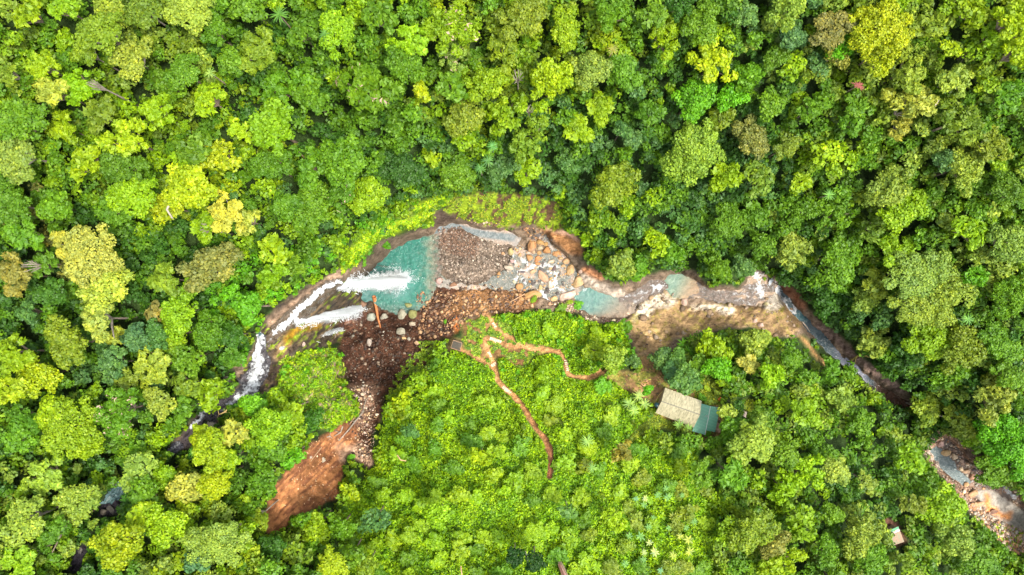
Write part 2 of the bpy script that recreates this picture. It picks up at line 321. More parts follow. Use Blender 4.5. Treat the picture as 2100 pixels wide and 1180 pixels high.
GRASS2 = [(945,660),(985,645),(1050,665),(1050,695),(1130,715),(1100,735),(1070,760),(1035,730),(1000,745),(960,728),(950,690)]
CLIFFG = [(700,565),(740,530),(770,495),(830,470),(890,458),(895,430),(930,400),(900,395),(850,425),(790,450),(745,480),(700,530)]
paths = [([(988,630),(1000,648),(1012,665),(1020,676),(1050,695),(1078,714)], 3.4), ([(993,697),(1003,692),(1030,704),(1055,712),(1085,714),(1120,720),(1150,722),(1160,740),(1165,765),(1175,772),(1205,777),(1222,769),(1240,760)], 4.4),
 ([(994,697),(997,715),(1005,728),(1013,742),(1018,755),(1022,780),(1035,797),(1050,807),(1065,825),(1080,845),(1090,865),(1105,885),(1120,900),(1128,925),(1130,950),(1127,977)], 5.2), ([(945,717),(975,734),(1000,748),(1016,762)], 3.6),
 ([(1640,688),(1655,702),(1668,722),(1690,745),(1700,758)], 1.2)]
C = np.zeros(PX.shape+(3,)); rock = np.zeros(PX.shape); peb = np.zeros(PX.shape); bare = np.zeros(PX.shape)
def lay(mask, color, vary=0.15, seed=0, sc_=18):
    v = 1+vary*2*(fbm(PX/sc_, PY/sc_, seed)-.5)*2
    for k in range(3): C[..., k] = C[..., k]*(1-mask)+mask*color[k]*v
def setv(arr, mask, v): arr[:] = arr*(1-mask)+mask*v
SCRUBP = [(1000,650),(1100,638),(1180,650),(1290,690),(1285,755),(1240,770),(1340,845),(1290,905),(1400,905),(1470,1000),(1470,1250),(690,1250),(700,1050),(765,960),(790,860),(870,800),(900,740),(960,710)]
CLIFFV = [(575,745),(612,722),(690,715),(700,745),(712,800),(738,850),(690,880),(600,870),(570,820)]
lay(np.ones(PX.shape), (0.022, 0.042, 0.01), 0.3, 1, 30)
scrub = pmask(SCRUBP, 20, 2); lay(scrub, (0.07, 0.12, 0.012), 0.3, 2, 20)
m = pmask(CLIFFV, 14, 2); lay(m, (0.16, 0.19, 0.03), 0.5, 3, 6); mm = m*sstep(.58, .66, fbm(PX/9, PY/9, 7)); lay(mm, (0.42, 0.28, 0.2), .3)
gr = pmask(GRASSP, 30, 3); lay(gr, (0.24, 0.30, 0.05), 0.25, 4, 10)
m = pmask(GRASS2, 20, 2); mb = m*sstep(.42, .6, fbm(PX/9, PY/9, 5)); lay(m, (0.2, 0.11, 0.045), 0.4, 5, 8); lay(mb, (0.15, 0.24, 0.03), 0.2, 5, 8); setv(bare, m, 1.0)
m = pmask(CLIFFG, 10, 2); lay(m, (0.26, 0.38, 0.01), 0.4, 4, 8)
m = pmask(BED, 10, 1); lay(m, (0.17, 0.125, 0.09), 0.3, 2, 14); setv(rock, m, .9); setv(bare, m, 1)
cl = inpoly(PX, PY, [(500,820),(500,640),(640,560),(790,600),(740,680),(560,820)])*m
lay(cl, (0.075, 0.055, 0.038), 0.5, 6, 7); sk = cl*sstep(.5, .62, fbm((PX+PY)/5, (PX-PY)/26, 2)); lay(sk, (0.05, 0.04, 0.035), .3); sk = cl*sstep(.56, .66, fbm((PX+PY)/6+9, (PX-PY)/30, 5)); lay(sk, (0.19, 0.13, 0.075), .3)
oc = blur(inpoly(PX+WOBX*20, PY+WOBY*20, [(560,790),(578,745),(560,740),(575,700),(600,668),(640,668),(600,700),(582,740),(585,790)]).astype(float), 1); lay(oc*m, (0.20, 0.13, 0.065), 0.4, 2, 9)
oc = blur((dline(PX+WOBX*10, PY+WOBY*10, [(590,700),(605,675),(650,668)]) < 8).astype(float), 1); lay(oc*m, (0.28, 0.16, 0.015), 0.4, 2, 7)
gm = m*cl*sstep(.58, .7, fbm((PX+PY)/7, (PX-PY)/22, 4)); lay(gm, (0.24, 0.34, 0.02), 0.2, 3)
oc = blur((dline(PX, PY, [(555,660),(600,628),(640,598),(690,563),(735,545)]) < 9).astype(float), 1)*m; lay(oc, (0.24, 0.165, 0.115), 0.4, 4, 10)
dk = blur(inpoly(PX, PY, [(345,940),(400,850),(470,800),(500,812),(440,905)]).astype(float), 1)*m; lay(dk, (0.06, 0.05, 0.055), .3)
m = blur(inpoly(PX+WOBX*10, PY+WOBY*10, [(1100,455),(1130,462),(1165,478),(1190,495),(1197,525),(1170,520),(1140,500),(1115,482)]).astype(float)); lay(m, (0.30, 0.15, 0.065), .4, 3, 9); 
m2 = blur((dline(PX+WOBX*4, PY+WOBY*4, [(1118,466),(1140,473),(1165,480),(1185,492)]) < 3.5).astype(float)); lay(m2, (0.6, 0.36, 0.27), .2)
m = pmask(MOSS, 26, 1); lay(m, (0.13, 0.075, 0.04), .4, 5, 6); setv(bare, m, 1)
mo = m*sstep(.40, .52, fbm((PX*1.2+PY*.5)/8, (PY-PX*.3)/26, 6)); lay(mo, (0.26, 0.36, 0.02), .45, 6, 9)
m = pmask([(890,470),(893,440),(907,433),(935,442),(930,455),(905,462)], 5, 1); lay(m, (0.10, 0.07, 0.055), .3)
m = pmask(DEB, 26, 1); lay(m, (0.062, 0.028, 0.017), .6, 1, 14); setv(rock, m, .1); setv(peb, m, .5); setv(bare, m, 1)
mm = m*blur(inpoly(PX+WOBX*30, PY+WOBY*30, [(545,1100),(550,1000),(620,925),(700,870),(740,890),(700,940),(705,1000),(640,1050)]).astype(float), 4); lay(mm, (0.36, 0.155, 0.062), .45, 2, 16); st = mm*sstep(.46, .58, fbm((PX+PY)/7, (PX-PY)/45, 6)); lay(st, (0.20, 0.08, 0.038), .3, 2, 8); setv(peb, mm, .12)
mm = m*blur(inpoly(PX+WOBX*30, PY+WOBY*30, [(690,920),(745,910),(765,950),(750,975),(700,945)]).astype(float), 4); lay(mm, (0.38, 0.25, 0.17), .4, 3, 10)
mm = m*blur(inpoly(PX+WOBX*20, PY+WOBY*20, [(715,790),(780,790),(760,860),(740,880),(722,850)]).astype(float), 3); lay(mm, (0.22, 0.13, 0.09), .4, 3, 10)
mm = m*blur(inpoly(PX+WOBX*30, PY+WOBY*30, [(950,585),(1100,595),(1100,635),(980,640),(900,650)]).astype(float), 4); lay(mm, (0.19, 0.095, 0.04), .4, 3, 10)
mm = m*blur((dline(PX, PY, [(935,655),(940,690)]) < 5).astype(float)); lay(mm, (0.5, 0.17, 0.05), .2)
m = pmask(BAR, 22, 2); lay(m, (0.15, 0.115, 0.09), .45, 4, 12); setv(peb, m, .8); setv(rock, m, 0)
wet = blur((dline(PX+WOBX*14, PY+WOBY*14, BAR+[BAR[0]]) < 6).astype(float), 1); lay(wet*.9, (0.09, 0.068, 0.054), .3)
mm = m*blur(inpoly(PX+WOBX*30, PY+WOBY*30, [(898,470),(945,465),(985,492),(975,530),(940,525),(905,510)]).astype(float), 3); lay(mm, (0.13, 0.08, 0.055), .3)
m = pmask(SHELF, 16, 1); lay(m, (0.25, 0.165, 0.085), .4, 3, 16); setv(rock, m, 1); setv(bare, m, 1); setv(peb, m, 0)
mm = m*blur((dline(PX+WOBX*16, PY+WOBY*16, [(1310,650),(1340,618),(1375,615)]) < 13).astype(float), 1); lay(mm, (0.50, 0.43, 0.34), .4, 2, 5)
mm = m*blur((dline(PX+WOBX*16, PY+WOBY*16, [(1420,626),(1460,632),(1500,640)]) < 8).astype(float), 1); lay(mm, (0.52, 0.45, 0.36), .4, 2, 5)
mm = m*blur(inpoly(PX, PY, [(1588,592),(1612,618),(1602,632),(1580,640),(1555,622)]).astype(float), 1); lay(mm, (0.38, 0.34, 0.29), .2, 2, 8)
mm = m*blur((dline(PX+WOBX*20, PY+WOBY*20, [(1310,668),(1345,690),(1365,675)]) < 11).astype(float), 1); lay(mm, (0.42, 0.28, 0.14), .35, 2, 8)
mm = m*sstep(.55, .68, fbm((PX+PY)/16, (PX-PY)/8, 3))*.6; lay(mm, (0.25, 0.22, 0.04), .2)
mm = blur((dline(PX+WOBX*10, PY+WOBY*10, [(1195,570),(1230,590),(1275,606)]) < 10).astype(float), 1); lay(mm, (0.36, 0.30, 0.25), .35, 2, 5)
mm = blur((dline(PX, PY, [(1200,553),(1232,568)]) < 7).astype(float), 1); lay(mm, (0.42, 0.2, 0.1), .2)
mm = blur((dline(PX+WOBX*14, PY+WOBY*14, [(1605,588),(1632,612),(1648,630)]) < 8).astype(float), 1)*(1-scrub); lay(mm, (0.2, 0.095, 0.055), .3); setv(bare, mm, 1)
mm = blur((dline(PX+WOBX*10, PY+WOBY*10, [(1680,672),(1715,695),(1740,722),(1780,755),(1850,802)]) < 7).astype(float), 1); lay(mm, (0.21, 0.145, 0.12), .35, 1, 6)
m = pmask(BEDR, 8, 1); lay(m, (0.24, 0.155, 0.11), .4, 3, 9); setv(peb, m, .8); setv(rock, m, .5); setv(bare, m, 1)
m = pmask(SLABR, 5, 1); lay(m, (0.37, 0.335, 0.295), .15, 3, 20); setv(peb, m, 0); setv(rock, m, .3)
mm = blur(inpoly(PX, PY, [(1897,928),(1912,920),(1935,955),(1928,965)]).astype(float), 1); lay(mm, (0.42, 0.35, 0.30), .3)
mm = blur((dline(PX+WOBX*10, PY+WOBY*10, [(1985,925),(2000,940),(2060,985),(2110,1030)]) < 9).astype(float), 1); lay(mm, (0.12, 0.08, 0.065), .3); setv(peb, mm, 0)
mm = blur((dline(PX+WOBX*20, PY+WOBY*20, [(2022,1020),(2030,1045),(2070,1060)]) < 7).astype(float), 1); lay(mm, (0.62, 0.26, 0.09), .3)
m = pmask([(1806,1068),(1815,1060),(1842,1072),(1862,1112),(1838,1124)], 3, 1); lay(m, (0.10, 0.05, 0.033), .3); setv(bare, m, 1)
for P_ in (LEFTR, LEFT2):
    m = pmask(P_, 5, 1); lay(m, (0.035, 0.03, 0.04), .3); setv(bare, m, 1); setv(rock, m, .8)
m = pmask(YARD, 14, 2); lay(m, (0.26, 0.15, 0.07), .35, 2, 10); setv(bare, m, 1); setv(peb, m, .2)
mm = m*sstep(.5, .62, fbm(PX/16, PY/16, 7)); lay(mm, (0.2, 0.2, 0.04), .2)
m = pmask([(922,694),(948,698),(952,722),(920,720)], 2, 2); lay(m, (0.2, 0.13, 0.06), .3); setv(bare, m, 1)
for P_ in (LAWN1, LAWN2, LAWN3): m = pmask(P_, 8, 2); lay(m, (0.21, 0.25, 0.02), .2, 2, 8); setv(bare, m, 1); setv(peb, m, 0)
pathm = np.zeros(PX.shape)
for P_, wd in paths:
    pathm = np.maximum(pathm, 1-sstep(wd*.8, wd+1.5, dline(PX+WOBX*8, PY+WOBY*8, P_)+(fbm(PX/7, PY/7, 2)-.5)*4))
    dd = dline(PX+WOBX*8, PY+WOBY*8, P_)+(fbm(PX/7, PY/7, 2)-.5)*4; m = blur((dd < wd+3).astype(float), 1); 
    lay(m*.7, (0.3, 0.19, 0.08), .2); m = 1-sstep(wd-2, wd+1.0, dd); fade = sstep(800, 960, PY)*(PX > 1020)*(PX < 1200)
    wd = wd*.85; cc = (0.44, 0.225, 0.095); lay(m, cc, .25, 2, 9); lay(m*fade, (0.25, 0.10, 0.05), .25); setv(bare, sstep(.5, .9, 1-sstep(wd, wd+4, dd)), 1); setv(peb, m, .3)
# surface relief
bareb = blur(bare, 1)
Z += (1-bareb)*(fbm(PX/45, PY/45, 2)-.5)*5 * (1-far)
shm = blur(inpoly(PX, PY, SHELF).astype(float), 2); cliffm = inpoly(PX, PY, [(500,820),(500,640),(640,560),(790,600),(740,680),(560,820)])*1.0
Z += bareb*rock*(1-.75*shm)*((fbm(PX/10, PY/10, 3)-.5)*2.4+(np.abs(fbm((PX+PY)/6, (PX-PY)/30, 5)-.5))*-3.0)
Z += bareb*(1-.8*shm)*(fbm(PX/7, PY/7, 4)-.5)*1.0+shm*(fbm((PX-PY)/40, (PX+PY)/9, 4)-.5)*1.6
WX2 = (fbm(PX/11, PY/11, 1)-.5)*13; WY2 = (fbm(PX/11, PY/11, 2)-.5)*13
def flatten(P, level, k=2, wob=0):
    m = blur(inpoly(PX+WX2*wob, PY+WY2*wob, P).astype(float), k); lv = level(PX, PY) if callable(level) else level
    Z[:] = Z*(1-m)+m*lv
HOUSEP = [(1340,790),(1375,782),(1450,805),(1490,825),(1485,900),(1440,905),(1335,860)]
flatten(HOUSEP, 13.8, 4); flatten([(1812,1078),(1845,1068),(1866,1115),(1832,1128)], -0.5, 3)
POOL = [(738,572),(752,560),(775,540),(800,513),(830,497),(870,487),(890,480),(910,474),(901,488),(896,503),(903,517),(899,531),(909,546),(905,560),(915,573),(897,585),(886,610),(872,632),(850,640),(820,642),(800,642),(780,632),(765,615),(742,622),(735,600)]
SIDE = [(890,480),(905,462),(940,457),(975,464),(1000,470),(1045,472),(1068,490),(1060,503),(1020,500),(985,492),(955,474),(925,470),(907,480)]
SOUTH = [(893,574),(912,572),(925,578),(960,586),(1000,582),(1012,568),(1040,556),(1052,530),(1058,505),(1085,520),(1120,512),(1100,490),(1120,478),(1140,505),(1160,520),(1172,540),(1188,565),(1197,590),(1175,612),(1130,618),(1100,607),(1060,597),(1000,592),(960,596),(925,590),(900,590)]
POOL2 = [(1172,595),(1190,590),(1215,593),(1240,605),(1270,615),(1297,622),(1303,640),(1282,652),(1240,655),(1205,647),(1180,628)]
RAP2 = [(1265,614),(1300,598),(1330,575),(1362,568),(1370,590),(1345,605),(1315,620),(1298,640)]
POOL3 = [(1355,580),(1370,562),(1400,558),(1430,578),(1432,600),(1400,614),(1372,606)]
SHELFW = [(1425,566),(1440,584),(1462,594),(1510,596),(1530,580),(1538,560),(1552,553),(1575,562),(1592,588),(1578,612),(1560,630),(1520,628),(1480,620),(1440,612),(1405,610)]
CHAN = [(1577,578),(1602,590),(1628,622),(1652,650),(1682,678),(1706,706),(1735,738),(1765,757),(1800,788),(1850,812),(1882,842),(1856,838),(1808,818),(1788,792),(1755,770),(1720,744),(1690,718),(1660,687),(1637,660),(1612,637),(1595,605)]
RR1 = [(1905,928),(1922,908),(1945,935),(1965,960),(1990,985),(1982,1002),(1952,985),(1925,958)]
RR2 = [(1885,885),(1932,890),(1952,903),(1982,938),(2010,956),(2050,982),(2120,1038),(2120,1062),(2070,1024),(2030,1000),(2002,1004),(1985,992),(1968,968),(1948,932)]
ULEFT = [(528,682),(546,686),(546,715),(553,745),(548,772),(536,792),(515,812),(488,826),(455,846),(440,862),(418,895),(398,906),(405,880),(384,883),(394,866),(420,842),(465,815),(498,790),(484,778),(505,762),(518,728),(526,705)]
LCHUTE = [(345,935),(350,912),(366,906),(376,916),(362,930)]
ULEFT2 = [(205,1035),(222,1008),(240,990),(252,978),(264,990),(255,1010),(240,1022),(222,1034)]
zf = lambda a, b, x0, x1: (lambda X, Y: a+(b-a)*np.clip((X-x0)/(x1-x0), 0, 1))
LEVELS = [('pool', POOL, 0.0), ('side', SIDE, .1), ('south', SOUTH, zf(.1, -1.6, 1000, 1180)), ('pool2', POOL2, -1.9), ('rap2', RAP2, zf(-1.9, -3.9, 1290, 1355)), ('pool3', POOL3, -4.0), ('shelfw', SHELFW, zf(-4.2, -7, 1480, 1580)), ('chan', CHAN, zf(-19, -21.5, 1590, 1850)), ('rr1', RR1, -22.3), ('rr2', RR2, zf(-22.2, -24, 1960, 2100)), ('uleft', ULEFT, None), ('lchute', LCHUTE, None), ('uleft2', ULEFT2, None)]
for nm, P_, lv in LEVELS:
    if lv is None: continue
    f = (lambda X, Y, lv=lv: (lv(X, Y) if callable(lv) else lv)-0.7+(fbm(X/8, Y/8, 6)-.5)*(0.9 if nm in ('south', 'rap2', 'shelfw', 'side') else .3))
    flatten(P_, f, 1, 1)
V = W3(PX, PY, Z).reshape(-1, 3); ny, nx = PX.shape
idx = np.arange(ny*nx).reshape(ny, nx)
F = np.stack([idx[1:, :-1], idx[1:, 1:], idx[:-1, 1:], idx[:-1, :-1]], -1).reshape(-1, 4)
C = np.clip(C, 0.004, 0.9)
terr = link('ground', npmesh('ground', V, F, {'Col': ('POINT', C.reshape(-1, 3)), 'rock': ('POINT', rock.ravel()), 'pebble': ('POINT', peb.ravel())}, smooth=True), M_GROUND)
tag(terr, kind='structure', label='steep jungle gorge floor and slopes of soil, moss and bare rock')

def samp(arr, px, py):
    px = np.asarray(px, float); py = np.asarray(py, float)
    fx = np.clip(np.interp(px, xs, np.arange(nx)), 0, nx-1.001); fy = np.clip(np.interp(py, ys, np.arange(ny)), 0, ny-1.001)
    ix = fx.astype(int); iy = fy.astype(int); tx = fx-ix; ty = fy-iy
    return (arr[iy, ix]*(1-tx)+arr[iy, ix+1]*tx)*(1-ty)+(arr[iy+1, ix]*(1-tx)+arr[iy+1, ix+1]*tx)*ty
def TZ(px, py): return samp(Z, px, py)
ZS = Z.copy()
for nm, P_, lv in LEVELS:
    if lv is not None: ZS = np.where(inpoly(PX+WX2, PY+WY2, P_), np.maximum(ZS, (lv(PX, PY) if callable(lv) else lv)), ZS)
def TS(px, py): return samp(ZS, px, py)
def ground_under(X, Y, z0):
    z = np.asarray(z0, float)
    for _ in range(25):
        k = S*(H-z)/H; z = .5*z+.5*TZ(CX+X/k, CY-Y/k)
    return z
def on_ground(px, py, dz=0.0):
    z = float(TZ(px, py)); return Vector(W3(px, py, z))+Vector((0, 0, dz))

# ------------------------------------------------------------------ water sheets
T_ = (0.02, 0.125, 0.095); GB = (0.12, 0.125, 0.11); PK = (0.29, 0.22, 0.175); DKW = (0.035, 0.055, 0.065); BR = (0.075, 0.038, 0.022)
FOAM = {'pool': [([(805,571),(824,572)], 12, .95), ([(815,560),(824,586)], 10, .7), ([(795,575),(838,565)], 22, .36), ([(800,545),(792,530)], 9, .3), ([(835,560),(850,552)], 7, .35), ([(800,600),(797,640)], 16, .33), ([(760,560),(790,525),(815,508)], 5, .25), ([(810,545),(808,525)], 7, .3), ([(828,590),(832,605)], 6, .25)],
 'side': [([(895,470),(925,462)], 2, .2)],
 'south': [([(1055,515),(1058,535),(1063,542)], 4, .55), ([(1068,530),(1078,540)], 6, .6), ([(1060,560),(1078,550),(1095,545)], 5, .65), ([(1100,552),(1118,542),(1130,545)], 5, .6), ([(1140,545),(1150,548)], 6, .55), ([(1130,560),(1142,562),(1138,575),(1130,590)], 6, .7), ([(1136,590),(1150,595),(1165,598)], 4, .6), ([(1056,572),(1064,566),(1074,578),(1076,585)], 5, .6), ([(1095,585),(1103,600)], 4, .5), ([(1108,600),(1116,608),(1120,616)], 6, .7), ([(1130,505),(1137,515)], 4, .5), ([(985,578),(1000,580)], 3, .5), ([(1170,590),(1185,594)], 4, .5), ([(1196,550),(1202,548)], 3, .4), ([(1020,585),(1035,590)], 3, .35), ([(1150,560),(1160,555)], 3, .4)],
 'pool2': [([(1172,594),(1185,594),(1200,595)], 4, .55), ([(1195,600),(1210,605)], 6, .2)],
 'rap2': [([(1340,586),(1352,588),(1358,584)], 9, .72), ([(1280,610),(1300,604),(1340,592)], 4.5, .5), ([(1290,624),(1310,615),(1340,600)], 4, .5), ([(1300,598),(1325,588)], 4, .4), ([(1272,612),(1280,614)], 4, .5)],
 'pool3': [([(1354,582),(1360,592)], 4, .4)],
 'shelfw': [([(1550,555),(1555,575),(1562,600)], 11, .62), ([(1540,585),(1550,600),(1570,610)], 12, .45), ([(1575,578),(1582,592)], 5, .45), ([(1500,592),(1512,596)], 3, .5), ([(1465,592),(1475,598)], 3, .45), ([(1480,593),(1495,600)], 2.5, .4), ([(1518,597),(1540,590)], 3.5, .5), ([(1510,615),(1530,622),(1545,628)], 4, .5), ([(1525,605),(1545,610)], 4, .5), ([(1460,605),(1500,612)], 3, .32), ([(1425,580),(1445,600),(1480,606)], 3, .4), ([(1440,590),(1500,603),(1540,600)], 4, .42), ([(1500,620),(1520,612),(1550,615)], 5, .42), ([(1530,575),(1550,590),(1545,620)], 10, .42), ([(1410,604),(1450,614),(1500,622)], 3, .42)],
 'chan': [([(1612,628),(1622,637),(1632,640)], 5, .65), ([(1620,612),(1628,625),(1636,635)], 5, .6), ([(1638,645),(1650,655)], 8, .2), ([(1800,775),(1812,782)], 4, .2)],
 'rr1': [], 'rr2': [([(1895,890),(1888,900)], 5, .6), ([(1985,940),(1995,950)], 5, .5), ([(2002,955),(2015,965)], 4, .45), ([(1988,988),(2002,982),(2020,990)], 4, .6), ([(2030,970),(2045,985),(2070,1005),(2085,1020)], 7, .7), ([(2085,1020),(2115,1045)], 4, .35), ([(1942,898),(1950,902)], 4, .4)],
 'uleft': [([(527,700),(525,730),(530,755),(522,780),(512,795)], 17, .72), ([(540,725),(548,760),(540,785)], 7, .42), ([(512,795),(485,820),(470,828)], 7, .75), ([(425,842),(405,862),(392,876)], 7, .8), ([(470,828),(455,842)], 5, .4)],
 'lchute': [([(366,908),(352,920)], 5, .5)], 'uleft2': [([(250,985),(238,1005)], 10, .4), ([(235,1010),(215,1030)], 6, .45)]}
WCOL = {'pool': T_, 'side': PK, 'south': GB, 'pool2': (0.085, 0.17, 0.15), 'rap2': (0.11, 0.085, 0.07), 'pool3': (0.13, 0.20, 0.15), 'shelfw': (0.11, 0.085, 0.07), 'chan': DKW, 'rr1': (0.12, 0.15, 0.15), 'rr2': (0.12, 0.09, 0.075), 'uleft': (0.06, 0.055, 0.06), 'lchute': (0.08, 0.08, 0.1), 'uleft2': (0.1, 0.17, 0.18)}
WNAME = {'pool': ('plunge_pool_water', 'turquoise plunge pool under the tall waterfall'), 'side': ('river_water', 'thin grey-pink side channel above the gravel bar'), 'south': ('river_water', 'foaming rapids between the orange boulders'), 'pool2': ('river_water', 'blue-green pool just right of the boulders'), 'rap2': ('river_water', 'white rapid sliding over brown rock between two pools'), 'pool3': ('river_water', 'small teal and tan pool above the rock shelf'), 'shelfw': ('river_water', 'water spreading thin over the rock shelf before the second drop'), 'chan': ('river_water', 'dark narrow river channel leading to the lower right'), 'rr1': ('river_water', 'grey still pool beside the pale slab at lower right'), 'rr2': ('river_water', 'white rapids running past the pale slab to the right edge'), 'uleft': ('stream_water', 'white upper stream curving down to the waterfall'), 'lchute': ('stream_water', 'short foaming chute glimpsed between trees on the left'), 'uleft2': ('stream_water', 'blue-white stream glimpsed between trees at lower left')}
def conform_sheet(P_, foams, colr, nm, lift=0.22, lv=None, extend=1.5):
    Pa = np.array(P_); x0, y0 = Pa.min(0)-4; x1, y1 = Pa.max(0)+4; st = 1.5
    gx = np.arange(x0, x1, st); gy = np.arange(y0, y1, st); X, Y = np.meshgrid(gx, gy)
    wx = (fbm(X/11, Y/11, 1)-.5)*13; wy = (fbm(X/11, Y/11, 2)-.5)*13
    ins = inpoly(X+wx, Y+wy, P_)
    if lv is None: zz = TZ(X, Y)+lift
    else:
        zz = (lv(X, Y) if callable(lv) else lv+0*X)+(fbm(X/5, Y/5, 3)-.5)*.25
    fo = np.zeros(X.shape)
    for L_, wd, s in foams:
        d = dline(X+wx, Y+wy, L_); 
        d = d+(fbm(X/3.2, Y/3.2, 6)-.5)*wd*1.6+(fbm(X/9, Y/9, 4)-.5)*wd*1.6; fo = np.maximum(fo, (s if s > .8 else s*.88)*(1-sstep(wd*.0, wd*1.9, d)))
    zz = zz+fo*(fbm(X/3, Y/3, 5)-.3)*.9
    cc = np.zeros(X.shape+(3,)); cc[:] = colr
    def mixin(w_, c2):
        for k in range(3): cc[..., k] = cc[..., k]*(1-w_)+w_*c2[k]
    if nm == 'pool':
        mixin(sstep(855, 900, X+(fbm(X/10, Y/10, 3)-.5)*40), (0.14, 0.15, 0.105)); mixin(sstep(880, 902, X+(fbm(X/6, Y/6, 3)-.5)*26), (0.115, 0.09, 0.072)); mixin(.6*sstep(615, 640, Y), GB); mixin(.5*(1-sstep(750, 800, X)), (0.10, 0.18, 0.19)); mixin(.8*(1-sstep(0, 52, np.hypot(X-812, Y-580))), (0.11, 0.26, 0.24)); mixin(.45*sstep(.5, .66, fbm((X+Y)/9, (X-Y)/5, 2)), (0.02, .10, .075))
    if nm == 'side': mixin(1-sstep(4, 12, dline(X, Y, [(890,474),(930,464),(965,475),(1000,482),(1050,488)])), (0.13, 0.15, 0.155)); mixin(sstep(1035, 1060, X)*.6, (0.2, 0.2, 0.2))
    if nm == 'south': mixin(sstep(.5, .7, fbm(X/16, Y/16, 6)), (0.30, 0.22, 0.17)); mixin((1-sstep(900, 1000, X))*.5, (0.3, 0.25, 0.22))
    if nm == 'pool2': mixin(sstep(1215, 1300, X+(Y-620)), (0.19, 0.145, 0.105)); mixin(.6*sstep(638, 652, Y), (0.22, 0.15, 0.10))
    if nm == 'pool3': mixin(sstep(1375, 1425, X+(Y-590)*.6), (0.24, 0.165, 0.10))
    if nm == 'shelfw': mixin(.7*sstep(.48, .6, fbm(X/22, Y/7, 6)), (0.34, 0.24, 0.16))
    if nm == 'chan': mixin((1-sstep(0, 22, np.hypot(X-1645, Y-648))), (0.04, 0.10, 0.11)); mixin(sstep(1700, 1730, X)*(1-sstep(1770, 1790, X)), (0.14, 0.15, 0.19)); mixin(sstep(1785, 1805, X), BR)
    if nm == 'rr1': mixin(sstep(6, 20, X-1940-(Y-940)*.9), PK)
    if nm == 'rr2': mixin(.6*sstep(.5, .65, fbm(X/12, Y/12, 3)), (0.28, 0.16, 0.10))
    if nm == 'uleft': mixin((1-sstep(0, 10, np.hypot(X-535, Y-688)))*.8, (0.02, 0.10, 0.12)); mixin((1-sstep(6, 14, np.hypot(X-402, Y-893))), (0.13, 0.085, 0.03)); mixin(1-sstep(5, 12, np.hypot(X-424, Y-871)), (0.03, 0.04, 0.012)); mixin(1-sstep(4, 16, np.hypot(X-420, Y-833)), (0.01, 0.05, 0.08))
    n2, m2 = X.shape; id_ = np.arange(n2*m2).reshape(n2, m2)
    keep = (ins[:-1, :-1] | ins[1:, :-1] | ins[:-1, 1:] | ins[1:, 1:])
    Fq = np.stack([id_[1:, :-1], id_[1:, 1:], id_[:-1, 1:], id_[:-1, :-1]], -1)[keep]
    used, inv = np.unique(Fq, return_inverse=True)
    Vv = W3(X, Y, zz).reshape(-1, 3)[used]
    return npmesh('water', Vv, inv.reshape(-1, 4), {'Col': ('POINT', cc.reshape(-1, 3)[used]), 'foam': ('POINT', fo.ravel()[used])}, smooth=True)
for nm, P_, lv in LEVELS:
    o = link(WNAME[nm][0], conform_sheet(P_, FOAM[nm], WCOL[nm], nm, lv=lv), M_WATER); tag(o, WNAME[nm][1], kind='structure')
# white stream sliding over the cliff top towards the main lip, with braided side threads
SLIDE = [(545,690),(560,668),(590,640),(615,618),(640,596),(665,580),(700,572),(708,590),(680,602),(655,622),(632,650),(608,668),(585,680),(565,700),(552,710)]
o = link('stream_water', conform_sheet(SLIDE, [([(700,580),(665,589),(640,610),(612,640),(590,662),(562,682)], 6.5, .85), ([(640,612),(615,625)], 3, .3), ([(612,640),(595,672)], 5, .35), ([(548,708),(560,690)], 4, .4), ([(650,612),(632,640)], 5, .3)], (0.10, 0.075, 0.055), 'slide', lift=.35), M_WATER)
tag(o, 'white braided stream sliding across the cliff top to the waterfall lip', kind='structure')

# ------------------------------------------------------------------ waterfalls
def ribbon(lip, zl, base, zb, w0, w1, seed, off=0.0, n=40, m_=14, arch=1.0, pw=1.7):
    a = W3(*lip, zl); b = W3(*base, zb); d = (b-a)[:2]; d = d/np.linalg.norm(d); nrm = np.array([-d[1], d[0]])
    t = np.linspace(0, 1, n)[:, None]; u = np.linspace(0, 1, m_)[None, :]
    fx = t*(1+0*u); cx_ = a[0]+(b[0]-a[0])*fx; cy_ = a[1]+(b[1]-a[1])*fx; z = zl+(zb-zl)*fx**pw
    wdt = (w0+(w1-w0)*fx)*(1+.18*(vn(t*5+seed, t*0+seed, 2)-.5)); s_ = (u-.5+.03*np.sin(t*9+seed))*wdt
    ar = arch*(1-(2*u-1)**2)*(.25+fx)+off+(vn(u*6+seed*3.1, t*5+seed, 3)-.5)*.5
    X = cx_+nrm[0]*s_+d[0]*ar; Y = cy_+nrm[1]*s_+d[1]*ar
    V_ = np.stack([X, Y, z+ar*.3], -1).reshape(-1, 3); id_ = np.arange(n*m_).reshape(n, m_)
    F_ = np.stack([id_[:-1, :-1], id_[:-1, 1:], id_[1:, 1:], id_[1:, :-1]], -1).reshape(-1, 4)
    fl = np.stack([np.broadcast_to(u, (n, m_)), fx*1.0, np.full((n, m_), seed*1.7)], -1).reshape(-1, 3)
    return V_, F_, fl
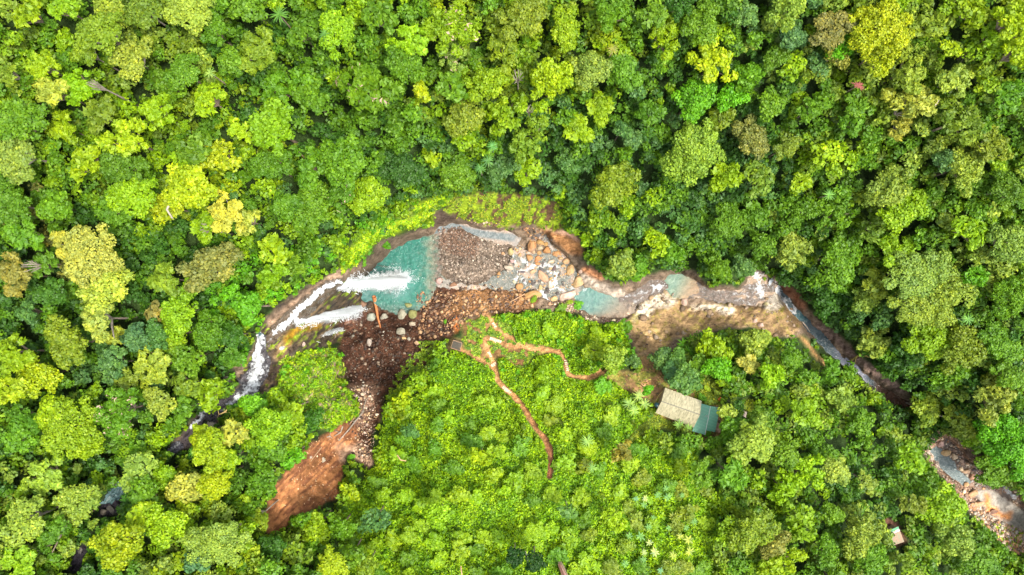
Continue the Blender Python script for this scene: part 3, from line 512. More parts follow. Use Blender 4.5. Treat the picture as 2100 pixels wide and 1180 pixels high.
def streaks(sp, n, seed, wmul=1.0):
    """cloud of thin falling streaks of white water along the same arc"""
    r = np.random.default_rng(seed); a = W3(*sp['lip'], sp['zl']); b = W3(*sp['base'], sp['zb']); d = (b-a)[:2]; L_ = np.linalg.norm(d); d = d/L_; nrm = np.array([-d[1], d[0]])
    t = r.random(n)**.9; pw = sp.get('pw', 1.7); wd = (sp['w0']+(sp['w1']-sp['w0'])*t)*wmul; s_ = np.clip(r.normal(size=n)*.2, -.6, .6)*wd; q = np.abs(r.normal(size=n))*.3*(.2+t)*sp.get('arch', 1)
    s_ = s_+.25*wd*(vn(t*6, s_*1.5, 3)-.5)
    x = a[0]+(b[0]-a[0])*t+nrm[0]*s_+d[0]*q; y = a[1]+(b[1]-a[1])*t+nrm[1]*s_+d[1]*q; z = sp['zl']+(sp['zb']-sp['zl'])*t**pw+q*.5
    vel = r.normal(size=(n, 3))*np.array([1.2, 1.2, 3])+np.stack([np.full(n, b[0]-a[0]), np.full(n, b[1]-a[1]), (sp['zb']-sp['zl'])*pw*t**(pw-1)], 1); vel /= np.linalg.norm(vel, axis=1)[:, None]
    N_ = r.normal(size=(n, 3))*.55+np.array([0, 0, 1.]); N_ /= np.linalg.norm(N_, axis=1)[:, None]; vel -= (vel*N_).sum(1)[:, None]*N_; vel /= np.linalg.norm(vel, axis=1)[:, None]; rnd = np.cross(N_, vel); ln = r.uniform(.3, 1.3, n)[:, None]*(.6+.8*t[:, None]); w_ = r.uniform(.03, .08, n)[:, None]
    P = np.stack([x, y, z], 1); V_ = np.stack([P-vel*ln*.5, P+rnd*w_, P+vel*ln*.5, P-rnd*w_], 1).reshape(-1, 3); return V_, np.arange(4*n).reshape(n, 4)
def splash(cx, cy, z, R_, n, seed):
    r = np.random.default_rng(seed); a = r.uniform(0, 6.28, n); lob = 1+.5*np.sin(a*3+1)+.35*np.sin(a*7+2)+.3*np.sin(a*13); rr = np.abs(r.normal(size=n))*.55*R_*lob; c = W3(cx, cy, z)
    P = np.stack([c[0]+np.cos(a)*rr, c[1]+np.sin(a)*rr, z+np.abs(r.normal(size=n))*1.1*np.exp(-rr/R_)+.1], 1); dr = np.stack([np.cos(a), np.sin(a), r.uniform(0, .8, n)], 1); dr /= np.linalg.norm(dr, axis=1)[:, None]
    N_ = r.normal(size=(n, 3))*.55+np.array([0, 0, 1.]); N_ /= np.linalg.norm(N_, axis=1)[:, None]; dr -= (dr*N_).sum(1)[:, None]*N_; dr /= np.linalg.norm(dr, axis=1)[:, None]; q = np.cross(N_, dr); ln = r.uniform(.15, .7, n)[:, None]; w_ = r.uniform(.03, .09, n)[:, None]
    return np.stack([P-dr*ln*.5, P+q*w_, P+dr*ln*.5, P-q*w_], 1).reshape(-1, 3), np.arange(4*n).reshape(n, 4)
m_, n_, l_, b_ = newmat('white_water'); b_.inputs['Base Color'].default_value = (.70, .73, .76, 1); b_.inputs['Roughness'].default_value = .8
tl_ = n_.new('ShaderNodeBsdfTranslucent'); tl_.inputs[0].default_value = (.70, .73, .76, 1); mx_ = n_.new('ShaderNodeMixShader'); l_.new(b_.outputs[0], mx_.inputs[1]); l_.new(tl_.outputs[0], mx_.inputs[2]); l_.new(mx_.outputs[0], n_['Material Output'].inputs[0]); M_WW = m_
def waterfall(label, specs, dens=0, spl=None):
    root = None
    for i, (sp, mt) in enumerate(specs):
        V_, F_, fl = ribbon(**sp); me = npmesh('cascade', V_, F_, {'flow': ('POINT', fl)}, smooth=True)
        if root is None: root = empty('waterfall', tuple(W3(*sp['base'], sp['zb']))); bpy.context.view_layer.update(); tag(root, label, 'waterfall')
        for_v = np.array(root.location); co = (V_-for_v).astype(np.float32); me.vertices.foreach_set('co', co.ravel()); me.update()
        link('falling_water' if i == 0 else 'spray_veil', me, mt, root)
    if dens:
        V_, F_ = streaks(specs[0][0], dens, 50+dens % 7); v2, f2 = streaks(specs[0][0], dens//3, 51, 2.0); F_ = np.concatenate([F_, f2+len(V_)]); V_ = np.concatenate([V_, v2])
        link('streaks', npmesh('streaks', V_-np.array(root.location), F_), M_WW, root)
    if spl:
        V_, F_ = splash(*spl, 5); link('splash', npmesh('splash', V_-np.array(root.location), F_), M_WW, root)
WF = lambda lip, zl, base, zb, w0, w1, seed, **k: dict(lip=lip, zl=zl, base=base, zb=zb, w0=w0, w1=w1, seed=seed, **k)
waterfall('tallest white waterfall plunging from the cliff lip into the turquoise pool', [(WF((690,585),45.3,(828,575),0,1.4,2.9,1), M_FALL), (WF((700,586),44.8,(806,584),0,1.5,5.0,3,off=-1.2), M_FALLT)], 8500, (822, 573, .1, 2.4, 5000))
waterfall('second, shorter waterfall dropping onto dark rocks beside the brown boulder', [(WF((604,657),45.3,(737,634),.5,1.7,3.0,4), M_FALL), (WF((606,659),45,(732,640),.5,1.5,4.4,5,off=-.6), M_FALLT)], 5200, (736, 634, .6, 1.3, 1200))
waterfall('thin lower thread of water falling left of the debris slope', [(WF((574,716),45.2,(702,674),2,.55,1.5,7,arch=.3), M_FALLT), (WF((576,715),45.2,(660,690),12,.5,1.0,8,arch=.3), M_FALL)], 700)
waterfall('hair-thin spout leaving the cliff between the two big waterfalls', [(WF((640,626),44.5,(700,620),10,.35,1.6,11,arch=.3), M_FALLT), (WF((640,626),44.5,(672,629),28,.4,.5,12,arch=.2), M_FALL)], 1200)
waterfall('grey-white cascade tumbling off the rock shelf into the dark channel', [(WF((1578,578),-6.2,(1596,606),-18.6,1.6,2.0,21,arch=.3,pw=1.2), M_FALLT), (WF((1583,590),-6.6,(1593,600),-18,1.0,1.4,22,arch=.3,pw=1.2), M_FALLT)], 2500, (1604, 615, -19.8, 1.2, 1200))

# ------------------------------------------------------------------ spray over the pool
def mist(cx, cy, z, r, dens, label):
    me = bpy.data.meshes.new('spray'); import bmesh
    bm = bmesh.new(); bmesh.ops.create_icosphere(bm, subdivisions=3, radius=1); bm.to_mesh(me); bm.free()
    m, n, l, b = newmat('spray_mist'); n.remove(b); v = n.new('ShaderNodeVolumePrincipled'); v.inputs['Color'].default_value = (.95, .97, 1, 1); v.inputs['Anisotropy'].default_value = 0.2
    p = objco(n); ns = noise(n, l, 1.6, 4, .6, p); ln = n.new('ShaderNodeVectorMath'); ln.operation = 'LENGTH'; l.new(p, ln.inputs[0])
    q = n.new('ShaderNodeMapRange'); q.inputs[1].default_value = 1.0; q.inputs[2].default_value = .1; l.new(ln.outputs['Value'], q.inputs[0])
    d = math_node(n, l, 'MULTIPLY', math_node(n, l, 'MULTIPLY', q.outputs[0], q.outputs[0]), math_node(n, l, 'MAXIMUM', math_node(n, l, 'SUBTRACT', ns, .38), 0.0))
    l.new(math_node(n, l, 'MULTIPLY', d, dens), v.inputs['Density']); l.new(v.outputs[0], n['Material Output'].inputs['Volume'])
    o = link('spray', me, m); o.location = W3(cx, cy, z); o.scale = r; tag(o, label, kind='stuff')
mist(808, 590, 2.5, (6, 7, 4), 0.5, 'white spray drifting off the foot of the tall waterfall')
mist(725, 645, 3.5, (5, 4, 3), 0.5, 'white spray at the foot of the second waterfall')

# ------------------------------------------------------------------ labels that single things out
LM = {'the turquoise plunge pool': (840,570), 'the tall waterfall lip': (690,585), 'the white upper stream': (525,740), 'the brown landslide': (640,980), 'the debris slope': (780,730), 'the lattice shelter': (937,708), 'the forked dirt path': (1015,750), 'the path end': (1128,980), 'the cream-roofed house': (1395,835), 'the gravel bar': (950,530), 'the orange boulders': (1115,540), 'the bare rock shelf': (1430,645), 'the second cascade': (1555,590), 'the dark river channel': (1720,720), 'the pale riverside slab': (2050,1040), 'the rusty hut': (1838,1097), 'the big yellow crown': (1800,70), 'the large pale gorge crown': (1415,320), 'the huge pale right crown': (1880,600), 'the brown-tinged crown': (440,545), 'the pale yellowish giant': (200,560), 'the bright left crown': (146,882), 'the red dead palm': (1760,175), 'the mossy cliff': (1040,430), 'the star-leaved plants': (1340,1060), 'the twin dark trees': (1075,1145), 'the top left corner': (60,40), 'the top right corner': (2060,40), 'the bottom left corner': (60,1130), 'the bottom right corner': (2060,1140), 'the top edge middle': (1050,20), 'the flowering crowns': (740,185)}
LMk = list(LM.keys()); LMp = np.array([LM[k] for k in LMk], float)
COLW = {'Y': 'bright yellow-green', 'L': 'lime green', 'G': 'mid green', 'P': 'pale green', 'D': 'dark green', 'B': 'blue-green', 'O': 'olive green', 'K': 'brownish khaki', 'W': 'pale yellowish', 'V': 'vivid green', 'X': 'very dark', 'Z': 'vivid yellow'}
ORD = ['nearest', 'second nearest', 'third nearest', 'fourth nearest', 'fifth nearest', 'sixth nearest', 'seventh nearest', 'eighth nearest', 'ninth nearest', 'tenth nearest', 'eleventh nearest', 'twelfth nearest']
def relate(px, py):
    d = np.hypot(LMp[:, 0]-px, LMp[:, 1]-py); i = int(np.argmin(d)); dx, dy = px-LMp[i, 0], py-LMp[i, 1]
    a = math.degrees(math.atan2(-dy, dx)) % 360; w8 = ['right of', 'above right of', 'above', 'above left of', 'left of', 'below left of', 'below', 'below right of'][int(((a+22.5) % 360)//45)]
    return w8, LMk[i], d[i]
def label_all(items):   # items: (object, desc, px, py)
    g = {}
    for o, desc, px, py in items:
        w8, lm, d = relate(px, py); g.setdefault((desc, w8, lm), []).append((d, o))
    for (desc, w8, lm), L in g.items():
        L.sort(key=lambda t: t[0])
        for i, (d, o) in enumerate(L):
            o['label'] = f'{desc} {w8} {lm}' if len(L) == 1 else f'{desc}, {ORD[min(i, 11)]} {w8} {lm}'

# ------------------------------------------------------------------ boulders
import bmesh
def rock_mesh(seed, flat=.75):
    r = random.Random(seed); bm = bmesh.new(); bmesh.ops.create_icosphere(bm, subdivisions=3, radius=1)
    pl = [(Vector((r.gauss(0, 1), r.gauss(0, 1), r.gauss(0, .7))).normalized(), r.uniform(.55, .92)) for _ in range(15)]
    o = r.random()*99
    for v in bm.verts:
        d = v.co.normalized(); k = 1.0
        for nrm, dist in pl:
            c = d.dot(nrm)
            if c > 0.05: k = min(k, dist/c)
        k *= 1+.07*(float(vn(d.x*2.3+o, d.y*2.3+d.z*1.7+o, 2))-.5)*2
        v.co = d*k; v.co.z *= flat
    for f in bm.faces: f.smooth = True
    me = bpy.data.meshes.new('boulder'); bm.to_mesh(me); bm.free(); me.materials.append(M_BOULDER); return me
ROCKM = [rock_mesh(i, .6+.06*(i % 6)) for i in range(10)]
OR = (.36, .19, .07); PAL = (.50, .40, .29); TAN = (.40, .26, .135); GRY = (.28, .25, .2); DRK = (.09, .075, .07); BRN = (.19, .10, .06); MOS = (.16, .17, .06); PNK = (.36, .26, .20)
CN = {OR: 'orange-brown', PAL: 'pale', TAN: 'tan', GRY: 'grey', DRK: 'dark wet', BRN: 'reddish brown', MOS: 'mossy green', PNK: 'pinkish'}
BOULD = [(1091,504,10,14,0,OR),(1109,498,9,7,.2,OR),(1119,501,5.5,5,0,OR),(1121.5,514,9,9,0,OR),(1107,509,6.5,5,0,PNK),(1106,519,6,5,0,OR),(1094,517,5,6,0,TAN),(1047.5,516.5,7,9,-.4,TAN),(1085,528.6,7,8,0,OR),(1103,532,9,6.5,-.3,OR),(1141,520,9,6,0,OR),(1131,536,7.5,3.8,-.3,PAL),(1161,535.5,8,7,-.4,TAN),(1155,546,6,4,0,TAN),(1169,555,9,13,.1,TAN),(1094,557,9,4.5,-.5,TAN),(1115,569,10,17,-.55,TAN),(1128,583.5,6.5,11,-.2,PAL),(1108,590,4.5,7,.4,TAN),(1185.6,580,12,13,0,TAN),(1164,606.5,20,11,-.3,PAL),(1120,600,5,4,0,DRK),(1136,612.5,8.5,7,-.3,TAN),(1127.6,624,5,5,0,TAN),(1091,606.5,21,10.5,-.15,OR),(1066,588,10,7.5,-.3,OR),(1055,579,4.5,5,0,PAL),(1071,557.6,7,3,.1,DRK),(1111,553,8,4,.5,DRK),(1136,551.5,5,7,.4,DRK),(1129,551,4.5,4,0,TAN),(1103,541,6,4,0,OR),(1044,549,11,6,.2,PNK),(1023,562,5,5,0,OR),(1066,572,4,4,0,GRY),(1067,606.5,5,5,0,OR),(1070,614,7,4.5,0,OR),(1190,557,5,5,0,PNK),(1050,536,5,4,0,PNK),(1147,563,3,6,.4,DRK),(1150,530,5,3.5,0,TAN),(1032,520,4,4,0,TAN),(1103,482,8,4,0,DRK),(1143,602,4,4,0,DRK),
 (824.6,646.6,11,13,-.2,GRY),(847.5,645,11,10,0,MOS),(743,625,11,8.5,-.3,BRN),(761,650.5,12,11,0,GRY),(837,626,8,5.5,0,MOS),(788,650,9,7,0,GRY),(711.5,658,10,9,0,BRN),(847,664,8,6,0,GRY),(901,575.5,7,8,0,PNK),(930,584,9,5,-.2,BRN),(822,680,11,9,.3,GRY),(758,703,6,9,0,GRY),(855,704,6,5,0,TAN),(906,640,4,3.5,0,TAN),(828,694,5,4,0,TAN),
 (662.7,944,6,6.5,0,GRY),(637,938,4,4,0,PNK),(727,812,5,4,0,PNK),(735,800,6,5,0,TAN),(743,809,6,4.5,0,PAL),(739,818,5,4,0,TAN),(697,797,5.5,5,0,TAN),(726,822,4,4,0,PAL),
 (1939,928.6,10,8,0,TAN),(1956,935.5,7,7,.4,PAL),(1928.6,911.5,7,7,0,PNK),(1920.6,895.5,8,6,0,BRN),(1971,962,4.5,6,0,PAL),(1981,966,9,5,-.2,TAN),(1992.7,978,7,8.5,0,TAN),(1980,994,6,6,0,TAN),(1994,1012,15,6.5,-.5,TAN),(1972,946,4,4.5,0,PNK),(1984.7,950,4,5,.4,TAN),(2004,1034,13,6,-.3,TAN),(2036,1050,11,5.5,-.2,BRN),(2018,968.7,9,4,-.4,BRN),(1998,964,6,4,0,DRK),
 (1259,657,5,3.5,0,PAL),(1287.5,643,5,3,.5,PAL),(1268,659,4,3,0,PNK),(1245,660,7,4,0,BRN),(1223,654,5,3,0,PAL),(1560,667,7,6,0,PNK),(1566,680,6,8,.2,PNK),(1548,659,6,5,0,PNK),(1403,620,8,11,-.1,PNK),(470,778,13,9,.5,DRK),(437,872,12,9,.6,GRY),(452,864,10,6,.5,BRN),(228,1045,12,8,.9,DRK),(214,1050,8,7,.3,DRK),(165,1130,6,12,.5,DRK),(622,706,6,6,0,PNK),(618,790,6,5,0,PNK),(630,775,6,5,0,PNK),(590,782,7,4,0,GRY)]
items = []
for i, (px, py, rx, ry, rot, c) in enumerate(BOULD):
    p = Vector(W3(px, py, float(TS(px, py)))); k = S*(H-p.z)/H
    o = link('boulder', ROCKM[i % 10]); o.rotation_euler = (0, 0, -rot); hz = min(rx, ry)*k*1.05
    o.scale = (rx*k*1.12, ry*k*1.12, hz); o.location = (p.x, p.y, max(p.z, -99)+hz*.22); o.color = (*[v*random.uniform(.88, 1.12) for v in c], 1)
    tag(o, None, 'boulder', 'boulders along the river and slides'); sz = 'large' if rx*ry > 90 else ('medium' if rx*ry > 38 else 'small')
    items.append((o, f'{sz} {CN[c]} boulder', px, py))
label_all(items)

# ------------------------------------------------------------------ rubble (stuff)
ico = bmesh.new(); bmesh.ops.create_icosphere(ico, subdivisions=1, radius=1)
IV = np.array([v.co[:] for v in ico.verts]); IF = np.array([[v.index for v in f.verts] for f in ico.faces]); ico.free()
def scatter_rocks(spec, name, label):
    Vs, Fs, Cs = [], [], []; off = 0
    for P_, n, r0, r1, cols in spec:
        Pa = np.array(P_); x0, y0 = Pa.min(0); x1, y1 = Pa.max(0)
        x = rng.uniform(x0, x1, n*4); y = rng.uniform(y0, y1, n*4); k = inpoly(x+(fbm(x/10, y/10, 1)-.5)*12, y+(fbm(x/10, y/10, 2)-.5)*12, P_) & ~(inpoly(x, y, [(540,1100),(545,990),(620,920),(700,870),(735,905),(705,950),(705,1000),(640,1050)]) & (r1 > 2.3)) & ~inpoly(x, y, SLABR) & ~(inpoly(x, y, RR1)); x, y = x[k][:n], y[k][:n]; n_ = len(x)
        z = TS(x, y)-.05; kk = S*(H-z)/H; r = (r0+(r1-r0)*rng.random(n_)**5)*kk
        sc_ = r[:, None, None]*rng.uniform(.6, 1.3, (n_, 1, 3)); jit = 1+rng.uniform(-.28, .28, (n_, len(IV), 1)); a = rng.uniform(0, 6.28, n_)
        v = IV[None]*jit*sc_; vx = v[..., 0]*np.cos(a)[:, None]-v[..., 1]*np.sin(a)[:, None]; vy = v[..., 0]*np.sin(a)[:, None]+v[..., 1]*np.cos(a)[:, None]
        base = W3(x, y, z); v = np.stack([vx, vy, v[..., 2]*.7], -1)+base[:, None]+np.array([0, 0, 1])*(r*.25)[:, None, None]
        Vs.append(v.reshape(-1, 3)); Fs.append((IF[None]+(np.arange(n_)*len(IV))[:, None, None]).reshape(-1, 3)+off); off += n_*len(IV)
        cc = np.array(cols)[rng.integers(0, len(cols), n_)]*rng.uniform(.6, 1.4, (n_, 1)); Cs.append(np.repeat(cc, len(IF), 0))
    o = link(name, npmesh(name, np.concatenate(Vs), np.concatenate(Fs), {'Col': ('FACE', np.clip(np.concatenate(Cs), 0, .9))}), M_ROCKS); tag(o, label, kind='stuff')
DB = [(.06,.029,.019), (.05,.026,.018), (.035,.024,.018), (.09,.048,.028), (.06,.034,.022), (.17,.12,.08)]
scatter_rocks([(DEB, 3600, .6, 3.4, DB), ([(850,600),(1100,590),(1105,640),(980,650),(920,690),(860,700)], 1500, .9, 4.6, [(.25,.13,.06),(.16,.09,.05),(.34,.21,.11),(.09,.055,.04)]),
 ([(700,700),(715,790),(745,850),(790,860),(800,800),(860,750),(850,680),(740,650)], 700, .8, 4.2, DB+[GRY, (.2,.15,.11)]), ([(718,790),(760,790),(775,850),(760,950),(730,940),(735,850)], 500, 1, 4, [PNK, TAN, PAL, BRN]), ([(640,900),(740,880),(760,960),(700,950),(690,1020),(640,1040),(560,1050)], 520, .6, 2.2, [(.5,.33,.2), TAN, (.2,.09,.04), (.45,.27,.15)])], 'rubble', 'brown landslide debris of loose stones below the waterfall')
scatter_rocks([(BAR, 2600, .6, 2.6, [(.2,.155,.125),(.15,.115,.09),(.09,.07,.055),(.3,.25,.2)]), ([(898,470),(945,465),(985,492),(975,530),(940,525),(905,510)], 1400, .8, 2.4, [(.13,.08,.055),(.09,.055,.04),(.2,.12,.08)])], 'gravel', 'grey and brown gravel bar dividing the river beside the pool')
scatter_rocks([(SHELF, 150, 1.5, 8, [(.22,.15,.085),(.18,.13,.09),(.25,.19,.13),(.15,.10,.06)]), ([(1290,605),(1370,600),(1400,615),(1300,650)], 25, 2, 6, [(.27,.22,.17),(.2,.16,.12)]), (SOUTH, 480, .8, 3.2, [OR, TAN, GRY, DRK, GRY, BRN]), ([(1060,500),(1160,510),(1180,560),(1170,610),(1060,600)], 330, 1, 4, [OR, TAN, GRY, GRY, DRK]), ([(1120,610),(1180,620),(1195,645),(1150,640)], 260, 1, 3.5, [PAL, PNK, TAN, BRN]), ([(1195,645),(1285,655),(1280,665),(1200,660)], 150, 1, 3, [PAL, PNK, BRN]), ([(1065,465),(1110,470),(1130,490),(1090,495)], 200, 1, 3, [DRK, BRN, OR]),
 ([(1040,462),(1000,455),(940,445),(960,455),(1000,466)], 120, .8, 2.5, [DRK, BRN, PNK])], 'river_stones', 'cobbles wedged among the boulders of the rapids')
scatter_rocks([(BEDR, 900, .9, 4.2, [PNK, TAN, (.42,.22,.11), PAL, BRN, GRY]), ([(1965,1000),(1990,1030),(2060,1075),(2120,1110),(2120,1150),(2050,1120),(1985,1050)], 700, 1.2, 5, [PNK, PAL, TAN, (.42,.21,.1), GRY])], 'river_stones', 'orange and pink stones on the bank at lower right')

# ------------------------------------------------------------------ foliage meshes
def quads(centres, normals, size, aspect=1.5, r=None):
    r = r or rng; n = len(centres); a = r.normal(size=(n, 3)); t = a-(a*normals).sum(1)[:, None]*normals; t /= np.linalg.norm(t, axis=1)[:, None]+1e-9
    b = np.cross(normals, t); s = np.asarray(size)[:, None] if np.ndim(size) else size
    t = t*s*aspect*.5; b = b*s*.5; up = normals*s*.12
    V_ = np.stack([centres-t, centres+b-up+t*.1, centres+t, centres-b-up+t*.1], 1).reshape(-1, 3)
    return V_, np.arange(4*n).reshape(n, 4)
def crown_pts(n_leaf, n_lobes, lobe_r, flat, loose, seed, hang=-.25):
    r = np.random.default_rng(seed); L = []
    ph = r.random()*6.28; ell = r.uniform(.82, 1.0)
    for i in range(n_lobes):
        rho = math.sqrt((i+.5)/n_lobes)*(1-lobe_r*.75); th = i*2.39996+ph+r.normal()*.25
        edge = 1+.22*math.sin(2*th+seed)+.12*math.sin(3*th+seed*2.1)+.1*math.sin(5*th+seed*1.3)
        rho2 = rho*edge*(1+r.normal()*.07); zc = flat*math.sqrt(max(0, 1-min(1, rho)**2))-flat*.4+r.normal()*.09
        if loose > 0 and r.random() < loose*.35: continue
        L.append((rho2*math.cos(th), rho2*math.sin(th)*ell, zc, lobe_r*r.uniform(.65, 1.3), r.random()))
    L = np.array(L); w_ = L[:, 3]**2; ids = r.choice(len(L), n_leaf*2, p=w_/w_.sum())
    d = r.normal(size=(n_leaf*2, 3)); d[:, 2] += .35; d /= np.linalg.norm(d, axis=1)[:, None]
    k = d[:, 2] > hang; ids, d = ids[k], d[k]
    rr = r.uniform(.72, 1.12, len(d))+.12*(r.random(len(d)) < .1); P = L[ids, :3]+d*(L[ids, 3]*rr)[:, None]*np.array([1, 1, .8])
    inside = np.zeros(len(P), bool)
    for q in L: inside |= (((P-q[:3])/np.array([1, 1, .8]))**2).sum(1) < (q[3]*.62)**2
    P, d, ids = P[~inside][:n_leaf], d[~inside][:n_leaf], ids[~inside][:n_leaf]
    nr = d+r.normal(size=d.shape)*.62+np.array([0, 0, .3]); nr /= np.linalg.norm(nr, axis=1)[:, None]
    tint = np.clip(.22+.3*L[ids, 4]+.42*(r.random(len(P))**1.2)+r.normal(size=len(P))*.07, 0, 1)
    return P, nr, tint, L
SIZES = {'xl': 72, 'l': 46, 'm': 30, 's': 19, 't': 11}
CROWNS = {}
def make_crown(sz, kind, seed):
    rp = SIZES[sz]; lf = {'c': 4.3, 'f': 5.2, 'b': 6.2}[kind]; n = int(math.pi*rp*rp/(lf*lf)*{'c': 8.0, 'f': 5.0, 'b': 5.0}[kind])
    nl = {'xl': 62, 'l': 34, 'm': 20, 's': 11, 't': 6}[sz]; lr = {'xl': .19, 'l': .24, 'm': .30, 's': .38, 't': .5}[sz]
    if kind == 'f': nl = int(nl*1.0); lr *= .85
    P, nr, ti, L = crown_pts(n, nl, lr, {'c': .62, 'f': .5, 'b': .6}[kind], {'c': 0, 'f': .6, 'b': .15}[kind], seed)
    V_, F_ = quads(P, nr, (lf/rp)*rng.uniform(.7, 1.25, len(P)), {'c': 1.3, 'f': 2.0, 'b': 1.5}[kind])
    return npmesh('crown', V_, F_, {'tint': ('FACE', ti)}), L
sd_ = 100
for sz, nv in (('xl', 4), ('l', 6), ('m', 6), ('s', 5)):
    for kind in 'cfb':
        for v in range(nv if kind != 'b' else 3):
            sd_ += 1; me, L = make_crown(sz, kind, sd_); me.materials.append(M_LEAF); CROWNS.setdefault((sz, kind), []).append((me, L))
FLOW = []
for v in range(3):
    sd_ += 1; me, L = make_crown('xl' if v else 'l', 'f', sd_); me.materials.append(M_LEAFP); FLOW.append((me, L))
def tube(pts, rad, sides=6):
    V_, F_ = [], []
    for i, (p, r_) in enumerate(zip(pts, rad)):
        p = Vector(p); a = Vector(pts[max(0, i-1)]); b = Vector(pts[min(len(pts)-1, i+1)]); d = (b-a).normalized(); q = d.to_track_quat('Z', 'Y')
        for s in range(sides): V_.append(p+q @ Vector((math.cos(6.2832*s/sides)*r_, math.sin(6.2832*s/sides)*r_, 0)))
        if i:
            for s in range(sides): F_.append(((i-1)*sides+s, (i-1)*sides+(s+1) % sides, i*sides+(s+1) % sides, i*sides+s))
    return [tuple(v) for v in V_], F_
def merge_tubes(name, tubes):
    Vs, Fs = [], []
    for pts, rad in tubes:
        v, f = tube(pts, rad); o = len(Vs); Vs += v; Fs += [tuple(i+o for i in q) for q in f]
    return npmesh(name, np.array(Vs), np.array(Fs), smooth=True)
def trunk_mesh(L, seed):   # unit tree: height 1 to the crown centre, crown radius 1 unit in xy; z scaled separately
    r = random.Random(seed); T = [([(0, 0, -.12), (r.uniform(-.05, .05), r.uniform(-.05, .05), .35), (0, 0, .72)], [.09, .06, .045])]
    for q in L[::max(1, len(L)//9)]:
        x, y = q[0]*.92, q[1]*.92; T.append(([(0, 0, .7), (x*.45, y*.45, .86), (x, y, 1.0+q[2]*.25)], [.04, .026, .012]))
    return merge_tubes('trunk', T)
TRUNKS = {}
def trunk_for(me, L, pale):
    key = (me.name, pale)
    if key not in TRUNKS:
        t = trunk_mesh(L, hash(me.name) % 1000); t.materials.append(M_PALEBARK if pale else M_BARK); TRUNKS[key] = t
    return TRUNKS[key]
PALC = {'Y': (.235, .325, .003), 'L': (.172, .295, .002), 'G': (.082, .185, .005), 'P': (.19, .27, .03), 'D': (.034, .10, .008), 'B': (.07, .16, .04), 'O': (.135, .205, .010), 'K': (.18, .18, .035), 'W': (.31, .34, .045), 'V': (.09, .27, .004), 'X': (.012, .05, .003), 'Z': (.33, .37, .003)}
def colr(ch, j=.12):
    c = PALC[ch]; a = random.uniform(1-j, 1+j); return (c[0]*a*random.uniform(.88, 1.14), c[1]*a, c[2]*random.uniform(.7, 1.3), 1)
tree_items = []
def place_tree(px, py, r, ch, kind, flower=False, pale=False, hmul=1.0, shrub=False):
    zt = float(TZ(px, py)); h = (0.9 if shrub else 7.5)+r*.085*hmul
    zc = zt+h
    for _ in range(6):
        p = W3(px, py, zc); zg = float(ground_under(p[0], p[1], zt)); zc2 = zg+h
        zc = min(zc2, zt+h*1.6) if abs(zc2-zc) > .01 else zc
        zc = max(zc, zt+h*.5)
    p = W3(px, py, zc); zg = min(float(ground_under(p[0], p[1], zt)), zc-h*.4); hh = zc-zg
    Rm = r*S*(H-zc)/H
    if flower: me, L = FLOW[len(tree_items) % 3]
    else:
        sz = 'xl' if r > 56 else ('l' if r > 36 else ('m' if r > 23 else 's')); me, L = random.choice(CROWNS[(sz, kind)])
    root = empty('shrub' if shrub else 'broadleaf_tree', (p[0], p[1], zg), random.uniform(0, 6.28))
    c = link('foliage' if shrub else 'crown', me, None, root); c.location = (0, 0, hh); c.scale = (Rm*random.uniform(.95, 1.1), Rm*random.uniform(.95, 1.1), Rm*random.uniform(.85, 1.25)*(.6 if shrub else 1)); c.color = colr(ch)
    t = link('stem' if shrub else 'trunk', trunk_for(me, L, pale), None, root); t.scale = (Rm, Rm, hh)
    if shrub: tag(root, None, 'shrub', 'shrubs on the bright green hillside')
    else: tag(root, None, 'tree', 'rainforest trees around the gorge')
    szw = ('broad' if r > 19 else 'small') if shrub else ('huge' if r > 56 else ('large' if r > 40 else ('medium' if r > 27 else 'small')))
    kw = {'c': 'rounded', 'f': 'feathery', 'b': 'big-leaved'}[kind]; fl = ' pink-tipped' if flower else ''
    tree_items.append((root, f'{szw} {COLW[ch]}{fl} {kw} ' + ('shrub' if shrub else 'tree'), px, py))
    return root
